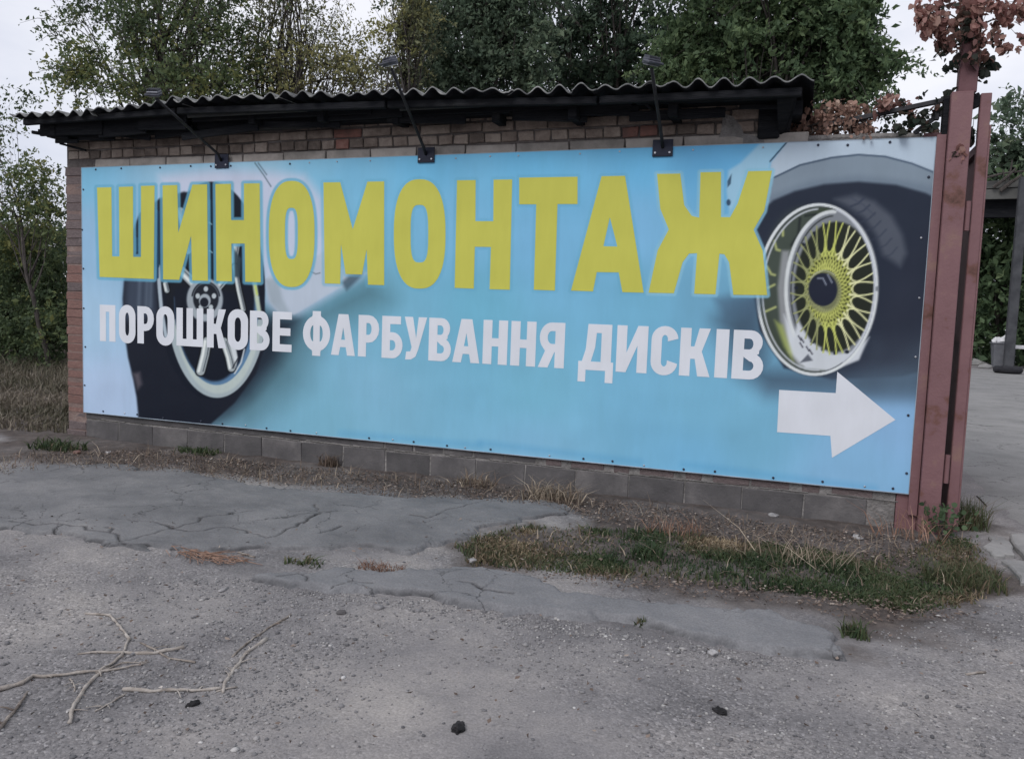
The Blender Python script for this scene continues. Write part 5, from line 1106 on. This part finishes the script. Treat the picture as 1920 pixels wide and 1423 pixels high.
def stone(name, label, px, py, s, mat, cat, seed, flat=.6, group=None, sq=(1, 1)):
    s = s * (.8 if s < .2 else 1); rs = np.random.default_rng(seed); bm = bmesh.new(); bmesh.ops.create_icosphere(bm, subdivisions=3, radius=1)
    dirs = rs.normal(size=(9, 3)); dirs /= np.linalg.norm(dirs, axis=1)[:, None]; cut = rs.uniform(.62, .95, 9)
    for v in bm.verts:
        p = np.array(v.co)
        for d, c in zip(dirs, cut):
            t = p @ d
            if t > c: p = p - d * (t - c)
        if cat == 'clod': p = p * (1 + .2 * float(np.sin(p[0] * 5.1 + seed) * np.sin(p[1] * 6.3 + 2 * seed) + .5 * np.sin(p[2] * 11 + p[0] * 9)))
        v.co = Vector((p[0] * s * sq[0], p[1] * s * sq[1], p[2] * s * flat))
    me = bpy.data.meshes.new(name); bm.to_mesh(me); bm.free(); o = link(name, me, mat)
    p = gr(px, py); o.location = gz(p, s * flat * .45); o.rotation_euler = (0, 0, rs.uniform(0, 6))
    return tag(o, label, cat, group)
ST = 'loose stones'
stone('stone', 'pale rounded stone at the gravelly edge below the asphalt strip', 709, 1139, .030, M['stone'], 'stone', 1, group=ST)
stone('stone', 'dark wedge-shaped stone a hand away from the pale rounded one', 640, 1148, .026, M['block'], 'stone', 2, group=ST)
stone('stone', 'light stone at the broken lower edge of the asphalt strip', 1337, 1220, .028, M['stone'], 'stone', 3, group=ST)
stone('stone', 'white lump at the tip of the grass patch', 886, 1052, .032, M['stone'], 'stone', 4, group=ST)
stone('stone', 'flat whitish shard near the straw heap and gravel edge', 420, 1103, .032, M['stone'], 'stone', 5, .3, ST, (1.5, .6))
stone('stone', 'flat pale stone against the plinth near the gate post', 1608, 1006, .05, M['stone'], 'stone', 6, .45, ST)
stone('stone', 'red brick crumb on the dirt below the wall end', 145, 848, .05, M['brick_red'], 'brick fragment', 7, .5)
stone('stone', 'white chalky lump on the dirt below the plinth', 203, 846, .035, M['white_board'], 'stone', 8, .5)
stone('stone', 'grey rubble lump lying at the plinth foot among dead grass', 1450, 968, .045, M['stone'], 'stone', 14, .45, ST)
for k, (px, py, s, lb) in enumerate(((860, 1363, .032, 'black clod lying alone on the open gravel'), (362, 1321, .024, 'small black clod below the V-shaped branch'), (1350, 1325, .028, 'dark crumbly clod on the pale sandy patch'))):
    stone('clod', lb, px, py, s, M['clod'], 'clod', 20 + k, .5, 'dark clods', (1.3, .8))
# broken slabs at the gateway
def broken_slab(label, pts, z, th, seed):
    rr = random.Random(seed); P = [gr(*p) for p in pts]; mb = MB(); poly = []
    for a, b in zip(P, P[1:] + P[:1]):
        for k in range(4):
            t = k / 4; q = a * (1 - t) + b * t; poly.append((q[0] + rr.uniform(-.02, .02), q[1] + rr.uniform(-.02, .02), z))
    mb.prism(poly, (0, 0, th)); o = mb.build('concrete_slab', M['concrete'], None, bevel=.008); return tag(o, label, 'slab', 'broken concrete slabs in the gateway')
broken_slab('broken pale concrete slab in the gateway, next to the feathery weed', [(1858, 1010), (1885, 1012), (1905, 1040), (1870, 1045), (1845, 1028)], -.03, .045, 1)
broken_slab('larger broken concrete slab in the gateway, running on past the gate', [(1888, 1008), (1990, 1000), (2010, 1040), (1925, 1052)], -.03, .055, 2)
broken_slab('low broken concrete slab beside the outer corner of the grass', [(1880, 1052), (1990, 1056), (2010, 1095), (1915, 1092)], -.03, .04, 3)

# ------------------------------------------------------------------ far side of the yard
can = empty('yard_canopy', (14.5, 27, 0)); tag(can, 'grey open canopy roof on posts at the far side of the yard', 'canopy')
mb = MB(); mb.prism([(9.6, 26.2, 6.05), (24, 26.2, 6.6), (24, 26.2, 6.85), (9.6, 26.2, 6.3)], (0, 6, .5)); mb.build('roof', M['canopy'], can)
mb = MB(); mb.prism([(9.6, 26.1, 5.75), (24, 26.1, 5.85), (24, 26.1, 6.55), (9.6, 26.1, 6.0)], (0, .12, 0)); mb.build('fascia', M['canopy'], can)
mb = MB(); mb.prism([(9.7, 26.5, 5.2), (24, 26.5, 5.2), (24, 26.5, 6.3), (9.7, 26.5, 5.95)], (0, .3, 0)); mb.build('beam', M['tar_wood_and_shade'], can)
for xx in (12.95, 18.5): 
    mb = MB(); mb.box(xx - .14, xx + .14, 25.5, 25.78, -.1, 6.4); mb.build('post', M['post_grey'], can, bevel=.02)
mb = MB(); mb.box(9.7, 9.95, 31.5, 31.75, -.1, 6.4); mb.build('post', M['post_grey'], can)
mb = MB()
for (a, b, rad) in (((1838, 336), (1930, 320), .045), ((1862, 352), (1905, 316), .06), ((1875, 358), (1916, 328), .07), ((1890, 338), (1898, 300), .04), ((1885, 340), (1880, 318), .03)):
    mb.tube(curve_pts(at(*a, 26.0), at(*b, 25.9), .03, 5), [rad, rad * .9, rad * .8, rad * .7, rad * .5], 6)
root_b = empty('tmp', A(1870, 350, 26)); o = mb.build('fallen_branch', M['bark'], root_b); o.parent = None; o.location = root_b.location; bpy.data.objects.remove(root_b)
tag(o, 'bare grey branches fallen across the edge of the canopy roof', 'branch')
bc = gr(1873, 690); binr = empty('wheelie_bin', (float(bc[0]), float(bc[1]), 0)); tag(binr, 'grey plastic bin with rubbish heaped on top, beside the canopy post', 'bin')
bx_, by_ = float(bc[0]), float(bc[1])
mb = MB(); mb.add([(bx_ - .2, by_ - .2, .02), (bx_ + .2, by_ - .2, .02), (bx_ + .2, by_ + .2, .02), (bx_ - .2, by_ + .2, .02), (bx_ - .27, by_ - .27, .85), (bx_ + .27, by_ - .27, .85), (bx_ + .27, by_ + .27, .85), (bx_ - .27, by_ + .27, .85)], [(0, 3, 2, 1), (4, 5, 6, 7), (0, 1, 5, 4), (1, 2, 6, 5), (2, 3, 7, 6), (3, 0, 4, 7)]); mb.build('body', M['bin'], binr, bevel=.02)
mb = MB(); mb.box(bx_ - .3, bx_ + .3, by_ - .3, by_ + .3, .83, .88); mb.build('rim', M['bin'], binr, bevel=.01)
for k, (dx, dz, s) in enumerate(((-.12, .95, .13), (.14, 1.0, .16), (.02, .93, .15), (-.2, .9, .09))):
    rs = np.random.default_rng(80 + k); bm = bmesh.new(); bmesh.ops.create_icosphere(bm, subdivisions=2, radius=s)
    for v in bm.verts: v.co *= float(rs.uniform(.7, 1.25)); 
    me = bpy.data.meshes.new('rubbish_bag'); bm.to_mesh(me); bm.free(); o = link('rubbish_bag', me, M['white_board']); o.location = (bx_ + dx, by_ + rs.uniform(-.1, .1), dz)
    tag(o, ('white crumpled rubbish bag between the rim scrap and the middle bag', 'tallest white rubbish bag in the grey bin, nearest the canopy post', 'white rubbish bag in the middle of the grey bin top', 'smallest white rubbish scrap hanging over the bin rim')[k], 'rubbish', 'rubbish in the bin')
tc_ = gr(1889, 700); mb = MB()
ringp = [(float(tc_[0]) + .30 * math.cos(a * math.pi / 8), float(tc_[1]) + .30 * math.sin(a * math.pi / 8), .11) for a in range(17)]
mb.tube(ringp, .11, 8, cap=False); root_b = empty('tmp', (float(tc_[0]), float(tc_[1]), 0)); o = mb.build('old_tyre', M['rubber'], root_b, smooth=True); o.parent = None; o.location = root_b.location; bpy.data.objects.remove(root_b)
tag(o, 'dark old tyre lying on the yard at the foot of the canopy post', 'tyre')
p1, p2 = at(1893, 651, 26.6), at(1935, 656, 26.8)
tb = empty('work_table', (float((p1[0] + p2[0]) / 2), 26.7, 0)); tag(tb, 'white topped low table in the shade behind the canopy post', 'table')
mb = MB(); mb.box(float(p1[0]), float(p2[0]) + .6, 26.3, 27.1, .68, .80); mb.build('top', M['white_board'], tb, bevel=.01)
for xx in (float(p1[0]) + .1, float(p2[0]) + .45):
    for yy in (26.4, 27.0):
        mb = MB(); mb.box(xx - .04, xx + .04, yy - .04, yy + .04, -.02, .68); mb.build('leg', M['post_grey'], tb)
for k, (px, py, s) in enumerate(((1828, 684, .42), (1846, 690, .25))):
    o = stone('rubble', ('large grey rubble lump beside the gate at the yard edge', 'smaller grey rubble lump between the large one and the bin')[k], px, py, s, M['concrete'], 'rubble', 60 + k, .45, 'rubble at the yard edge')
